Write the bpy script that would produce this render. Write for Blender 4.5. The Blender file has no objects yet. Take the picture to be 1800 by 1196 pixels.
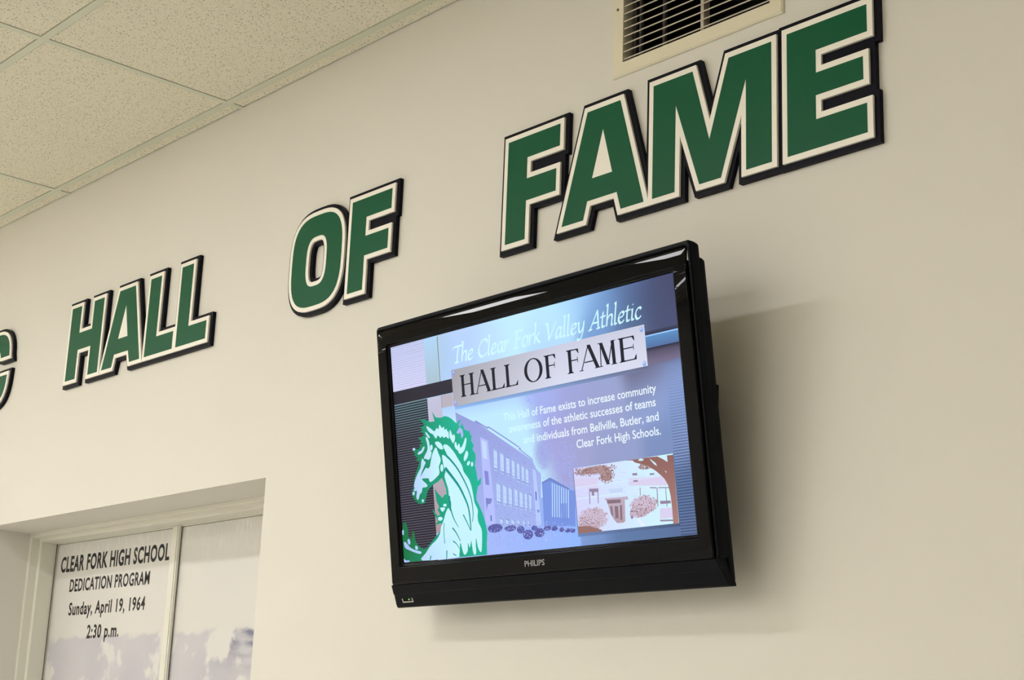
import bpy, bmesh, math, random
import numpy as np
from mathutils import Vector, Matrix
from mathutils.geometry import tessellate_polygon

S = bpy.context.scene
COL = S.collection
PI = math.pi

# ------------------------------------------------------------------ camera
cam_data = bpy.data.cameras.new('camera')
cam_data.lens = 54.2
cam_data.sensor_width = 36.0
cam_data.clip_start = 0.05
cam = bpy.data.objects.new('camera', cam_data)
COL.objects.link(cam)
RIGHT = Vector((0.67416138, 0.73766019, 0.03693067))
DOWN = Vector((-0.16417574, 0.19841916, -0.9662692))
FWD = Vector((-0.72010607, 0.64535826, 0.25487244))
m = Matrix((RIGHT, -DOWN, -FWD)).transposed().to_4x4()
m.translation = Vector((0.0, -2.42, 1.6))
cam.matrix_world = m
S.camera = cam

# ------------------------------------------------------------------ world, exposure
S.view_settings.view_transform = 'Standard'
S.view_settings.look = 'None'
S.view_settings.gamma = 1.0
S.view_settings.use_curve_mapping = False
EXPOSURE = -0.19
S.view_settings.exposure = EXPOSURE
world = bpy.data.worlds.new('world')
S.world = world
world.use_nodes = True
world.node_tree.nodes['Background'].inputs[0].default_value = (0.02, 0.02, 0.018, 1)
world.node_tree.nodes['Background'].inputs[1].default_value = 1.0
LAMP_STRENGTH = 40.0          # troffer diffusers (built below as ceiling_light)
LAMP_COLOR = (1.0, 0.988, 0.99)

# ------------------------------------------------------------------ helpers
def lin(c):
    return tuple(((x / 255) / 12.92 if x / 255 <= 0.04045 else ((x / 255 + 0.055) / 1.055) ** 2.4) for x in c)

def mat(name, color, rough=0.5, spec=0.5, metal=0.0, coat=0.0, bump=None, noise=None):
    """principled material; noise=(scale, amount) mottles the colour, bump=(scale, strength)"""
    M = bpy.data.materials.new(name)
    M.use_nodes = True
    nt = M.node_tree
    p = nt.nodes['Principled BSDF']
    p.inputs['Base Color'].default_value = (*color, 1)
    p.inputs['Roughness'].default_value = rough
    p.inputs['Specular IOR Level'].default_value = spec
    p.inputs['Metallic'].default_value = metal
    p.inputs['Coat Weight'].default_value = coat
    p.inputs['Coat Roughness'].default_value = 0.05
    geo = nt.nodes.new('ShaderNodeNewGeometry')
    if noise:
        n = nt.nodes.new('ShaderNodeTexNoise')
        n.inputs['Scale'].default_value = noise[0]
        n.inputs['Detail'].default_value = 3
        nt.links.new(geo.outputs['Position'], n.inputs['Vector'])
        r = nt.nodes.new('ShaderNodeMapRange')
        r.inputs[1].default_value = 0.3
        r.inputs[2].default_value = 0.7
        r.inputs[3].default_value = 1 - noise[1]
        r.inputs[4].default_value = 1 + noise[1]
        nt.links.new(n.outputs['Fac'], r.inputs[0])
        mx = nt.nodes.new('ShaderNodeVectorMath')
        mx.operation = 'SCALE'
        mx.inputs[0].default_value = color
        nt.links.new(r.outputs[0], mx.inputs['Scale'])
        nt.links.new(mx.outputs[0], p.inputs['Base Color'])
    if bump:
        n = nt.nodes.new('ShaderNodeTexNoise')
        n.inputs['Scale'].default_value = bump[0]
        n.inputs['Detail'].default_value = 4
        nt.links.new(geo.outputs['Position'], n.inputs['Vector'])
        b = nt.nodes.new('ShaderNodeBump')
        b.inputs['Strength'].default_value = bump[1]
        b.inputs['Distance'].default_value = 0.002
        nt.links.new(n.outputs['Fac'], b.inputs['Height'])
        nt.links.new(b.outputs['Normal'], p.inputs['Normal'])
    return M

class MB:
    """collects boxes, prisms and strips; build() links them as one mesh object"""
    def __init__(self):
        self.bm = bmesh.new()
    def quad(self, *ps):
        self.bm.faces.new([self.bm.verts.new(p) for p in ps])
    def box(self, x0, x1, y0, y1, z0, z1):
        v = [self.bm.verts.new((x, y, z)) for x in (x0, x1) for y in (y0, y1) for z in (z0, z1)]
        for f in ((0, 1, 3, 2), (4, 6, 7, 5), (0, 4, 5, 1), (2, 3, 7, 6), (0, 2, 6, 4), (1, 5, 7, 3)):
            self.bm.faces.new([v[i] for i in f])
        return self
    def prism(self, loops, y0, y1):
        """polygon (x,z) with holes, from front y0 to back y1"""
        flat = [p for L in loops for p in L]
        tris = tessellate_polygon([[Vector((p[0], p[1], 0)) for p in L] for L in loops])
        fr = [self.bm.verts.new((p[0], y0, p[1])) for p in flat]
        bk = [self.bm.verts.new((p[0], y1, p[1])) for p in flat]
        for t in tris:
            try:
                self.bm.faces.new([fr[i] for i in t])
                self.bm.faces.new([bk[i] for i in reversed(t)])
            except ValueError:
                pass
        k = 0
        for L in loops:
            n = len(L)
            for i in range(n):
                a, b = k + i, k + (i + 1) % n
                self.bm.faces.new([fr[a], fr[b], bk[b], bk[a]])
            k += n
        return self
    def loft(self, loops, cap0=True, cap1=True, closed=True):
        rings = [[self.bm.verts.new(p) for p in L] for L in loops]
        for A, B in zip(rings, rings[1:]):
            n = len(A)
            for i in range(n if closed else n - 1):
                j = (i + 1) % n
                self.bm.faces.new([A[i], A[j], B[j], B[i]])
        if cap0:
            self.bm.faces.new(list(reversed(rings[0])))
        if cap1:
            self.bm.faces.new(rings[-1])
        return self
    def cyl(self, c, axis, r, h, n=20):
        ax = Vector(axis).normalized()
        a = ax.orthogonal().normalized()
        b = ax.cross(a)
        c = Vector(c)
        L = [[tuple(c + ax * d + (a * math.cos(t) + b * math.sin(t)) * r) for t in [2 * PI * i / n for i in range(n)]] for d in (0, h)]
        return self.loft(L)
    def build(self, name, material, parent=None, smooth=False, bevel=None):
        bm = self.bm
        bmesh.ops.recalc_face_normals(bm, faces=bm.faces)
        me = bpy.data.meshes.new(name)
        bm.to_mesh(me)
        bm.free()
        me.materials.append(material)
        if smooth:
            for p in me.polygons:
                p.use_smooth = True
        o = bpy.data.objects.new(name, me)
        COL.objects.link(o)
        if parent:
            o.parent = parent
        if bevel:
            bv = o.modifiers.new('bevel', 'BEVEL')
            bv.width = bevel
            bv.segments = 2
            bv.limit_method = 'ANGLE'
            bv.angle_limit = math.radians(40)
        return o

def empty(name, loc=(0, 0, 0)):
    o = bpy.data.objects.new(name, None)
    o.empty_display_size = 0.05
    o.location = loc
    COL.objects.link(o)
    return o

def tag(o, label, cat, group=None):
    o['label'] = label
    o['category'] = cat
    if group:
        o['group'] = group
    return o

def struct(o):
    o['kind'] = 'structure'
    return o

def offset(poly, d):
    """mitred outward offset of a simple polygon"""
    n = len(poly)
    area = sum(poly[i][0] * poly[(i + 1) % n][1] - poly[(i + 1) % n][0] * poly[i][1] for i in range(n))
    s = 1 if area > 0 else -1
    out = []
    for i in range(n):
        p0, p1, p2 = Vector(poly[i - 1]), Vector(poly[i]), Vector(poly[(i + 1) % n])
        a, b = (p1 - p0).normalized(), (p2 - p1).normalized()
        na, nb = Vector((a.y, -a.x)) * s, Vector((b.y, -b.x)) * s
        q = na + nb
        k = q.dot(q)
        v = p1 + q * (2 * d / k) if k > 1e-6 else p1 + na * d
        out.append((v.x, v.y))
    return out

def text_polys(body, bold=0.0, spacing=1.0):
    """outlines of a text in the built-in font as triangles/quads in (x, y)"""
    cu = bpy.data.curves.new('text_tmp', 'FONT')
    cu.body = body
    cu.offset = bold
    cu.space_character = spacing
    cu.resolution_u = 3
    o = bpy.data.objects.new('text_tmp', cu)
    COL.objects.link(o)
    dg = bpy.context.evaluated_depsgraph_get()
    ev = o.evaluated_get(dg)
    me = ev.to_mesh()
    vs = [(v.co.x, v.co.y) for v in me.vertices]
    ps = [[vs[i] for i in p.vertices] for p in me.polygons]
    ev.to_mesh_clear()
    bpy.data.objects.remove(o)
    bpy.data.curves.remove(cu)
    return ps

def fit_text(body, x0, x1, z, cap, bold=0.0, spacing=1.0, slant=0.0):
    ps = text_polys(body, bold, spacing)
    ref = [p[1] for q in text_polys('H', bold) for p in q]
    h = max(ref) - min(ref)
    b0 = min(ref)
    xs = [p[0] for q in ps for p in q]
    sx = (x1 - x0) / (max(xs) - min(xs))
    sy = cap / h
    mn = min(xs)
    return [[(x0 + (p[0] - mn) * sx + slant * (p[1] - b0) * sy, z + (p[1] - b0) * sy) for p in q] for q in ps]

# ------------------------------------------------------------------ materials
WALL_C = (0.725, 0.695, 0.625)
M_wall = mat('wall_paint', WALL_C, 0.55, 0.25, bump=(260, 0.08), noise=(1.5, 0.012))
M_trim = mat('frame_paint', (0.74, 0.72, 0.625), 0.4, 0.4)
M_floor = mat('floor_vinyl', (0.68, 0.66, 0.60), 0.3, 0.5, noise=(30, 0.08))
M_tee = mat('grid_metal', (0.66, 0.665, 0.53), 0.45, 0.4)
M_plenum = mat('plenum_dark', (0.03, 0.028, 0.022), 0.9, 0.1)
M_black = mat('sign_black', (0.003, 0.003, 0.008), 0.45, 0.10)
M_white = mat('sign_white', (0.90, 0.86, 0.76), 0.35, 0.4)
M_green = mat('sign_green', (0.003, 0.091, 0.037), 0.42, 0.16)
M_gloss = mat('gloss_black', (0.0012, 0.0012, 0.002), 0.012, 0.11)
M_casing = mat('casing_black', (0.003, 0.0036, 0.006), 0.40, 0.08)
M_silver = mat('logo_silver', (0.30, 0.30, 0.31), 0.4, 0.4, metal=0.4)
M_pale = mat('pale_plastic', (0.6, 0.58, 0.5), 0.4)
M_vent = mat('vent_enamel', (0.76, 0.70, 0.53), 0.4, 0.4)
M_slat = mat('slat_enamel', (0.54, 0.48, 0.39), 0.4, 0.4)
M_duct = mat('duct_dark', (0.012, 0.012, 0.014), 0.8, 0.2)
M_rod = mat('rod_grey', (0.10, 0.09, 0.085), 0.5, 0.4)
M_ink = mat('ink_black', (0.008, 0.008, 0.012), 0.6, 0.1)
M_screw = mat('screw_dark', (0.10, 0.08, 0.06), 0.5, 0.5, metal=0.5)

def tile_material():
    M = bpy.data.materials.new('mineral_tile')
    M.use_nodes = True
    nt = M.node_tree
    p = nt.nodes['Principled BSDF']
    p.inputs['Roughness'].default_value = 0.9
    p.inputs['Specular IOR Level'].default_value = 0.1
    geo = nt.nodes.new('ShaderNodeNewGeometry')
    def vor(scale, rad, prob):
        v = nt.nodes.new('ShaderNodeTexVoronoi')
        v.inputs['Scale'].default_value = scale
        nt.links.new(geo.outputs['Position'], v.inputs['Vector'])
        a = nt.nodes.new('ShaderNodeMapRange')
        a.inputs[1].default_value = rad * 0.7
        a.inputs[2].default_value = rad * 1.15
        a.inputs[3].default_value = 1
        a.inputs[4].default_value = 0
        nt.links.new(v.outputs['Distance'], a.inputs[0])
        sx = nt.nodes.new('ShaderNodeSeparateColor')
        nt.links.new(v.outputs['Color'], sx.inputs[0])
        c = nt.nodes.new('ShaderNodeMath')
        c.operation = 'LESS_THAN'
        c.inputs[1].default_value = prob
        nt.links.new(sx.outputs[0], c.inputs[0])
        k = nt.nodes.new('ShaderNodeMath')
        k.operation = 'MULTIPLY'
        nt.links.new(a.outputs[0], k.inputs[0])
        nt.links.new(c.outputs[0], k.inputs[1])
        return k.outputs[0]
    holes = nt.nodes.new('ShaderNodeMath')
    holes.operation = 'MAXIMUM'
    nt.links.new(vor(115, 0.25, 0.50), holes.inputs[0])
    nt.links.new(vor(230, 0.28, 0.45), holes.inputs[1])
    n = nt.nodes.new('ShaderNodeTexNoise')
    n.inputs['Scale'].default_value = 170
    n.inputs['Detail'].default_value = 3
    nt.links.new(geo.outputs['Position'], n.inputs['Vector'])
    ramp = nt.nodes.new('ShaderNodeMix')
    ramp.data_type = 'RGBA'
    ramp.inputs['A'].default_value = (0.70, 0.655, 0.51, 1)
    ramp.inputs['B'].default_value = (0.90, 0.855, 0.70, 1)
    nt.links.new(n.outputs['Fac'], ramp.inputs['Factor'])
    mx = nt.nodes.new('ShaderNodeMix')
    mx.data_type = 'RGBA'
    mx.inputs['B'].default_value = (0.16, 0.13, 0.075, 1)
    sc = nt.nodes.new('ShaderNodeMath')
    sc.operation = 'MULTIPLY'
    sc.inputs[1].default_value = 0.85
    nt.links.new(holes.outputs[0], sc.inputs[0])
    nt.links.new(sc.outputs[0], mx.inputs['Factor'])
    nt.links.new(ramp.outputs['Result'], mx.inputs['A'])
    nt.links.new(mx.outputs['Result'], p.inputs['Base Color'])
    return M
M_tile = tile_material()

def lamp_material():
    M = bpy.data.materials.new('lamp_diffuser')
    M.use_nodes = True
    nt = M.node_tree
    nt.nodes.clear()
    e = nt.nodes.new('ShaderNodeEmission')
    e.inputs[0].default_value = (*LAMP_COLOR, 1)
    e.inputs[1].default_value = LAMP_STRENGTH
    o = nt.nodes.new('ShaderNodeOutputMaterial')
    nt.links.new(e.outputs[0], o.inputs[0])
    return M
M_lamp = lamp_material()

def glass_material():
    M = bpy.data.materials.new('pane_glass')
    M.use_nodes = True
    nt = M.node_tree
    nt.nodes.clear()
    t = nt.nodes.new('ShaderNodeBsdfTransparent')
    t.inputs[0].default_value = (0.98, 0.98, 0.98, 1)
    g = nt.nodes.new('ShaderNodeBsdfGlossy')
    g.inputs['Roughness'].default_value = 0.03
    lw = nt.nodes.new('ShaderNodeLayerWeight')
    lw.inputs[0].default_value = 0.5
    pw = nt.nodes.new('ShaderNodeMath')
    pw.operation = 'POWER'
    pw.inputs[1].default_value = 4.0
    nt.links.new(lw.outputs['Facing'], pw.inputs[0])
    fr = nt.nodes.new('ShaderNodeMapRange')
    fr.inputs[3].default_value = 0.008
    fr.inputs[4].default_value = 0.35
    nt.links.new(pw.outputs[0], fr.inputs[0])
    mx = nt.nodes.new('ShaderNodeMixShader')
    o = nt.nodes.new('ShaderNodeOutputMaterial')
    nt.links.new(fr.outputs[0], mx.inputs[0])
    nt.links.new(t.outputs[0], mx.inputs[1])
    nt.links.new(g.outputs[0], mx.inputs[2])
    nt.links.new(mx.outputs[0], o.inputs[0])
    return M
M_glass = glass_material()

# ------------------------------------------------------------------ room shell
CZ = 3.557                    # underside of the ceiling grid
RX0, RX1, RY0 = -14.6, 4.6, -15.6
WX0, WX1, WZ0, WZ1 = -5.64, -3.738, 0.95, 2.322      # window opening
VX0, VX1, VZ0, VZ1 = -2.341, -1.899, 3.170, 3.470    # vent opening
w = MB()
rect = lambda x0, x1, z0, z1: [(x0, z0), (x1, z0), (x1, z1), (x0, z1)]
w.prism([rect(RX0, RX1, 0, CZ + 0.14), rect(WX0, WX1, WZ0, WZ1), rect(VX0, VX1, VZ0, VZ1)], 0.0, 0.34)
struct(w.build('wall_back', M_wall))
struct(MB().box(RX0 - 0.2, RX0, RY0, 0.34, 0, CZ + 0.14).build('wall_left', M_wall))
struct(MB().box(RX1, RX1 + 0.2, RY0, 0.34, 0, CZ + 0.14).build('wall_right', M_wall))
struct(MB().box(RX0 - 0.2, RX1 + 0.2, RY0 - 0.2, RY0, 0, CZ + 0.14).build('wall_front', M_wall))
struct(MB().box(RX0 - 0.2, RX1 + 0.2, RY0 - 0.2, 0.34, -0.1, 0).build('floor', M_floor))
struct(MB().box(RX0, RX1, -0.02, -0.002, 0, 0.10).build('baseboard_back', M_casing))

# ceiling: dark deck, tees and lay-in tiles near the sign wall, plain tile field beyond
ceil = struct(MB().box(RX0 - 0.2, RX1 + 0.2, RY0 - 0.2, 0.34, CZ + 0.14, CZ + 0.24).build('ceiling', M_plenum))
TX_ = [-4.046 + 1.193 * k for k in range(-9, 8)]
TY_ = [-0.054, -0.688] + [-0.688 - 0.6096 * k for k in range(1, 25)]
xs = [RX0] + [x for x in TX_ if RX0 < x < RX1] + [RX1]
ys = [0.0] + [y for y in TY_ if y > RY0] + [RY0]
HW = 0.012
for y in ys[1:-1]:
    MB().box(RX0, RX1, y - HW, y + HW, CZ, CZ + 0.03).build('grid_runner', M_tee, ceil)
for x in xs[1:-1]:
    MB().box(x - HW, x + HW, RY0, 0, CZ + 0.0004, CZ + 0.03).build('grid_cross_tee', M_tee, ceil)
lamp_rows = [-2.212 - 2.4384 * k for k in range(6)]
long_cells = set()            # cells filled by a double-length fixture
lamp_cells = set()            # cells whose left half holds a square fixture
for i in range(1, len(xs) - 1):
    for j in range(len(ys) - 1):
        cy = (ys[j] + ys[j + 1]) / 2
        if any(abs(cy - b) < 0.25 for b in lamp_rows) and xs[i + 1] < (-2.0 if cy > -2.6 else 0.9):
            lamp_cells.add((i, j))
            if cy < -10 or (cy > -2.6 and abs(xs[i] + 4.046) < 0.1):
                long_cells.add((i, j))
GAP = 0.0028
def cell(i, j):
    x0 = xs[i] + (HW if i else 0) + GAP
    x1 = xs[i + 1] - (HW if i + 1 < len(xs) - 1 else 0) - GAP
    y0 = ys[j] - (HW if j else 0) - GAP * (1 if j else 1.6)
    y1 = ys[j + 1] + (HW if j + 1 < len(ys) - 1 else 0) + GAP
    return x0, x1, y1, y0
far = MB()
for i in range(len(xs) - 1):
    for j in range(len(ys) - 1):
        x0, x1, y0, y1 = cell(i, j)
        if (i, j) in long_cells:
            continue
        if (i, j) in lamp_cells:
            xm = (xs[i] + xs[i + 1]) / 2
            MB().box(xm - HW, xm + HW, y0 - GAP, y1 + GAP, CZ + 0.0004, CZ + 0.03).build('grid_cross_tee', M_tee, ceil)
            x0 = xm + HW + GAP
        if xs[i + 1] > -7.7 and xs[i] < -2.0 and j < 3:
            MB().box(x0, x1, y0, y1, CZ + 0.0025, CZ + 0.018).build('ceiling_tile', M_tile, ceil)
        else:
            far.box(x0, x1, y0, y1, CZ + 0.0025, CZ + 0.018)
far.build('tile_field', M_tile, ceil)

# fluorescent troffers set into the grid
def troffer(i, j):
    x0, x1, y0, y1 = cell(i, j)
    if (i, j) not in long_cells:
        x1 = (xs[i] + xs[i + 1]) / 2 - HW - GAP
    t = tag(empty('ceiling_light', ((x0 + x1) / 2, (y0 + y1) / 2, CZ)), 'square white recessed fluorescent fixture set in the ceiling grid of the hall', 'ceiling light', 'fluorescent fixtures in the ceiling')
    hx, hy, f = (x1 - x0) / 2, (y1 - y0) / 2, 0.03
    b = MB()
    b.box(-hx, hx, -hy, -hy + f, 0.0005, 0.06).box(-hx, hx, hy - f, hy, 0.0005, 0.06)
    b.box(-hx, -hx + f, -hy + f, hy - f, 0.0005, 0.06).box(hx - f, hx, -hy + f, hy - f, 0.0005, 0.06)
    b.build('trim_frame', M_tee, t)
    MB().box(-hx + f, hx - f, -hy + f, hy - f, 0.012, 0.05).build('reflector', M_tee, t)
    MB().box(-hx + f, hx - f, -0.101, 0.101, 0.003, 0.011).build('diffuser', M_lamp, t)
for c in sorted(lamp_cells):
    troffer(*c)

# ------------------------------------------------------------------ dimensional wall lettering
Z0, Z1 = 2.798, 3.067
BORDER, MARGIN = 0.013, 0.0115
def superellipse(cx, cz, a, b, n=3.1, t0=0.0, t1=2 * PI, k=56, closed=True):
    out = []
    for i in range(k if closed else k + 1):
        t = t0 + (t1 - t0) * i / k
        c, s = math.cos(t), math.sin(t)
        out.append((cx + a * math.copysign(abs(c) ** (2 / n), c), cz + b * math.copysign(abs(s) ** (2 / n), s)))
    return out
def letter_C():
    o = superellipse(-5.680, 2.9345, 0.122, 0.1385, k=400)
    i_ = superellipse(-5.680, 2.9345, 0.050, 0.075, k=400)
    o = [p for p in o if not (p[0] > -5.68 and 2.902 < p[1] < 2.977)][::6]
    i_ = [p for p in i_ if not (p[0] > -5.68 and 2.902 < p[1] < 2.977)][::6]
    def srt(L):
        return sorted(L, key=lambda p: (math.atan2(p[1] - 2.9395, p[0] + 5.68) % (2 * PI)))
    o, i_ = srt(o), srt(i_)
    return [(-5.5585, 2.977)] + o + [(-5.5585, 2.902), (-5.630, 2.902)] + i_[::-1] + [(-5.630, 2.977)]
LETTERS = {
 'C': (letter_C(), None, None),
 'H': ([(-5.059, Z1), (-4.988, Z1), (-4.988, 2.9665), (-4.893, 2.9665), (-4.893, Z1), (-4.8215, Z1), (-4.8215, Z0), (-4.8905, Z0), (-4.8905, 2.9035), (-4.986, 2.9035), (-4.986, Z0), (-5.059, Z0)], None, None),
 'A1': ([(-4.710, Z1), (-4.603, Z1), (-4.529, Z0), (-4.597, Z0), (-4.612, 2.841), (-4.709, 2.841), (-4.721, Z0), (-4.791, Z0)], None, [(-4.657, 3.009), (-4.626, 2.8935), (-4.692, 2.8935)]),
 'L1': ([(-4.498, Z1), (-4.429, Z1), (-4.429, 2.8575), (-4.320, 2.8575), (-4.320, Z0), (-4.498, Z0)], None, None),
 'L2': ([(-4.297, Z1), (-4.227, Z1), (-4.227, 2.8575), (-4.1175, 2.8575), (-4.1175, Z0), (-4.297, Z0)], None, None),
 'O': (superellipse(-3.536, 2.9325, 0.122, 0.1375), None, superellipse(-3.5365, 2.930, 0.0505, 0.075)),
 'F1': ([(-3.374, Z1), (-3.193, Z1), (-3.193, 3.0095), (-3.305, 3.0095), (-3.305, 2.9535), (-3.2005, 2.9535), (-3.2005, 2.8965), (-3.305, 2.8965), (-3.305, Z0), (-3.374, Z0)],
        [(-3.374, Z1), (-3.193, Z1), (-3.193, 3.0095), (-3.2005, 3.0095), (-3.2005, 2.8965), (-3.305, 2.8965), (-3.305, Z0), (-3.374, Z0)], None),
 'F2': ([(-2.7195, 3.0685), (-2.533, 3.0685), (-2.533, 3.0115), (-2.648, 3.0115), (-2.648, 2.9555), (-2.543, 2.9555), (-2.543, 2.898), (-2.648, 2.898), (-2.648, Z0), (-2.7195, Z0)],
        [(-2.7195, 3.0685), (-2.533, 3.0685), (-2.533, 3.0115), (-2.543, 3.0115), (-2.543, 2.898), (-2.648, 2.898), (-2.648, Z0), (-2.7195, Z0)], None),
 'A2': ([(-2.440, 3.070), (-2.332, 3.070), (-2.253, 2.799), (-2.3245, 2.799), (-2.338, 2.8435), (-2.434, 2.8435), (-2.446, 2.799), (-2.518, 2.799)], None, [(-2.387, 3.014), (-2.354, 2.8975), (-2.420, 2.8975)]),
 'M': ([(-2.227, 3.0725), (-2.110, 3.0725), (-2.060, 2.896), (-2.006, 3.0725), (-1.889, 3.0725), (-1.889, 2.799), (-1.9575, 2.799), (-1.958, 3.009), (-2.027, 2.799), (-2.088, 2.799), (-2.159, 3.006), (-2.160, 2.799), (-2.227, 2.799)], None, None),
 'E': ([(-1.848, 3.075), (-1.6475, 3.075), (-1.6475, 3.0155), (-1.774, 3.0155), (-1.774, 2.9645), (-1.6585, 2.9645), (-1.6585, 2.9145), (-1.775, 2.9145), (-1.775, 2.8615), (-1.651, 2.8615), (-1.651, 2.7985), (-1.848, 2.7985)],
       [(-1.848, 3.075), (-1.6475, 3.075), (-1.6475, 3.0155), (-1.6585, 3.0155), (-1.6585, 2.8615), (-1.651, 2.8615), (-1.651, 2.7985), (-1.848, 2.7985)], None),
}
def word(keys, label, cx):
    t = tag(empty('word_sign', (cx, 0, Z0)), label, 'sign')
    sh = lambda L: [(x - cx, z - Z0) for x, z in L]
    base = MB()
    for k in keys:
        g, src, hole = LETTERS[k]
        loops = [sh(offset(src or g, BORDER + MARGIN + 0.0002 * keys.index(k)))]
        if hole and k == 'O':
            loops.append(sh(offset(hole, -(BORDER + MARGIN) * 0.98)))
        base.prism(loops, -0.0125 - 0.00003 * keys.index(k), -0.0005)
    base.build('backing_plate', M_black, t)
    for q, k in enumerate(keys):
        g, src, hole = LETTERS[k]
        loops = [sh(offset(g, BORDER + 0.0001 * q))]
        if hole and k == 'O':
            loops.append(sh(offset(hole, -BORDER)))
        b = MB().prism(loops, -0.0185 - 0.00003 * q, -0.0126).build('letter', M_white, t)
        b['label'] = 'white raised letter ' + k[0]
        f = MB().prism([sh(g)] + ([sh(hole)] if hole else []), -0.0191, -0.0185 - 0.00003 * q).build('letter_face', M_green, b)
        f['label'] = 'green painted face of the letter ' + k[0]
word(['C'], 'green and white letter C on black backing, cut off by the left edge', -5.68)
word(['H', 'A1', 'L1', 'L2'], 'raised green word HALL with white outline on black backing, above the window', -4.59)
word(['O', 'F1'], 'raised green word OF with white outline, between the words HALL and FAME', -3.43)
word(['F2', 'A2', 'M', 'E'], 'raised green word FAME with white outline, directly below the wall vent', -2.18)

# ------------------------------------------------------------------ return-air vent
vent = tag(empty('air_vent', ((VX0 + VX1) / 2, 0, VZ0)), 'cream wall vent grille with thin horizontal slats above the word FAME', 'vent')
vx, vz = (VX0 + VX1) / 2, VZ0
hw, hh = (VX1 - VX0) / 2, VZ1 - VZ0
F = 0.0315
fr = MB()
def ringq(x0, x1, z0, z1, y):
    return [(x0, y, z0), (x1, y, z0), (x1, y, z1), (x0, y, z1)]
fr.loft([ringq(-hw - F, hw + F, -F, hh + F, -0.0005), ringq(-hw - F, hw + F, -F, hh + F, -0.004), ringq(-hw - F + 0.004, hw + F - 0.004, -F + 0.004, hh + F - 0.004, -0.0075),
         ringq(-hw + 0.002, hw - 0.002, -0.000 + 0.002, hh - 0.002, -0.0075), ringq(-hw + 0.003, hw - 0.003, 0.003, hh - 0.003, 0.022)], False, False)
fr.build('frame', M_vent, vent)
k = 0
z = 0.0075
while z < hh - 0.006:
    s = MB()
    prof = [(-0.0055, 0.0), (-0.0055, 0.0034), (0.010, 0.0128), (0.010, 0.0108)]
    s.loft([[(x, y, z + q) for y, q in prof] for x in (-hw + 0.003, hw - 0.003)])
    s.build('slat', M_slat, vent)
    z += 0.0197
MB().box(-0.0045 + 0.022, 0.0045 + 0.022, -0.001, 0.020, 0.003, hh - 0.003).build('center_bar', M_slat, vent)
for x in (-hw + 0.012, -hw + 0.030, -hw + 0.105):
    MB().box(x - 0.004, x + 0.004, 0.0225, 0.030, 0.003, hh - 0.003).build('rear_bar', M_rod, vent)
d = MB()
d.loft([ringq(-hw + 0.0015, hw - 0.0015, 0.0015, hh - 0.0015, 0.031), ringq(-hw + 0.0015, hw - 0.0015, 0.0015, hh - 0.0015, 0.30)], False, True)
d.build('duct', M_duct, vent)
MB().cyl((-hw - 0.016, -0.0073, 0.144), (0, -1, 0), 0.0035, 0.0015, 14).build('screw', M_screw, vent)

# ------------------------------------------------------------------ poster window
def frame_profile(mb, prof):
    """prof: (y, inset) pairs swept round the opening"""
    mb.loft([ringq(WX0 + o, WX1 - o, WZ0 + o, WZ1 - o, y) for y, o in prof], False, False)
wf = MB()
frame_profile(wf, [(0.188, 0.0004), (0.188, 0.012), (0.191, 0.0145), (0.222, 0.016), (0.223, 0.026), (0.226, 0.029), (0.288, 0.031), (0.288, 0.0335), (0.335, 0.0335), (0.335, 0.0004), (0.188, 0.0004)])
win = struct(wf.build('window_1', M_trim))
PX0, PX1, PZ0, PZ1 = WX0 + 0.034, WX1 - 0.034, WZ0 + 0.034, WZ1 - 0.034
GX0, GX1, GZ0, GZ1 = WX0 + 0.0315, WX1 - 0.0315, WZ0 + 0.0315, WZ1 - 0.0315
SEAM = -4.690
m1 = MB()
m1.box(SEAM - 0.036, SEAM - 0.002, 0.278, 0.2875, GZ0, GZ1)
m1.build('meeting_strip', M_trim, win)
MB().box(SEAM - 0.0019, SEAM + 0.0009, 0.2790, 0.2875, GZ0, GZ1).build('seal', M_rod, win)
MB().box(SEAM + 0.001, SEAM + 0.008, 0.2782, 0.2875, GZ0, GZ1).build('meeting_strip', M_trim, win)
MB().box(PX0 + 0.0005, SEAM - 0.0125, 0.289, 0.293, PZ0, PZ1).build('glass_pane', M_glass, win)
MB().box(SEAM - 0.0115, PX1 - 0.0005, 0.289, 0.293, PZ0, PZ1).build('glass_pane', M_glass, win)
MB().box(GX0 + 0.0005, GX0 + 0.004, 0.2855, 0.2875, GZ0, GZ1).build('seal', M_rod, win)

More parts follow.
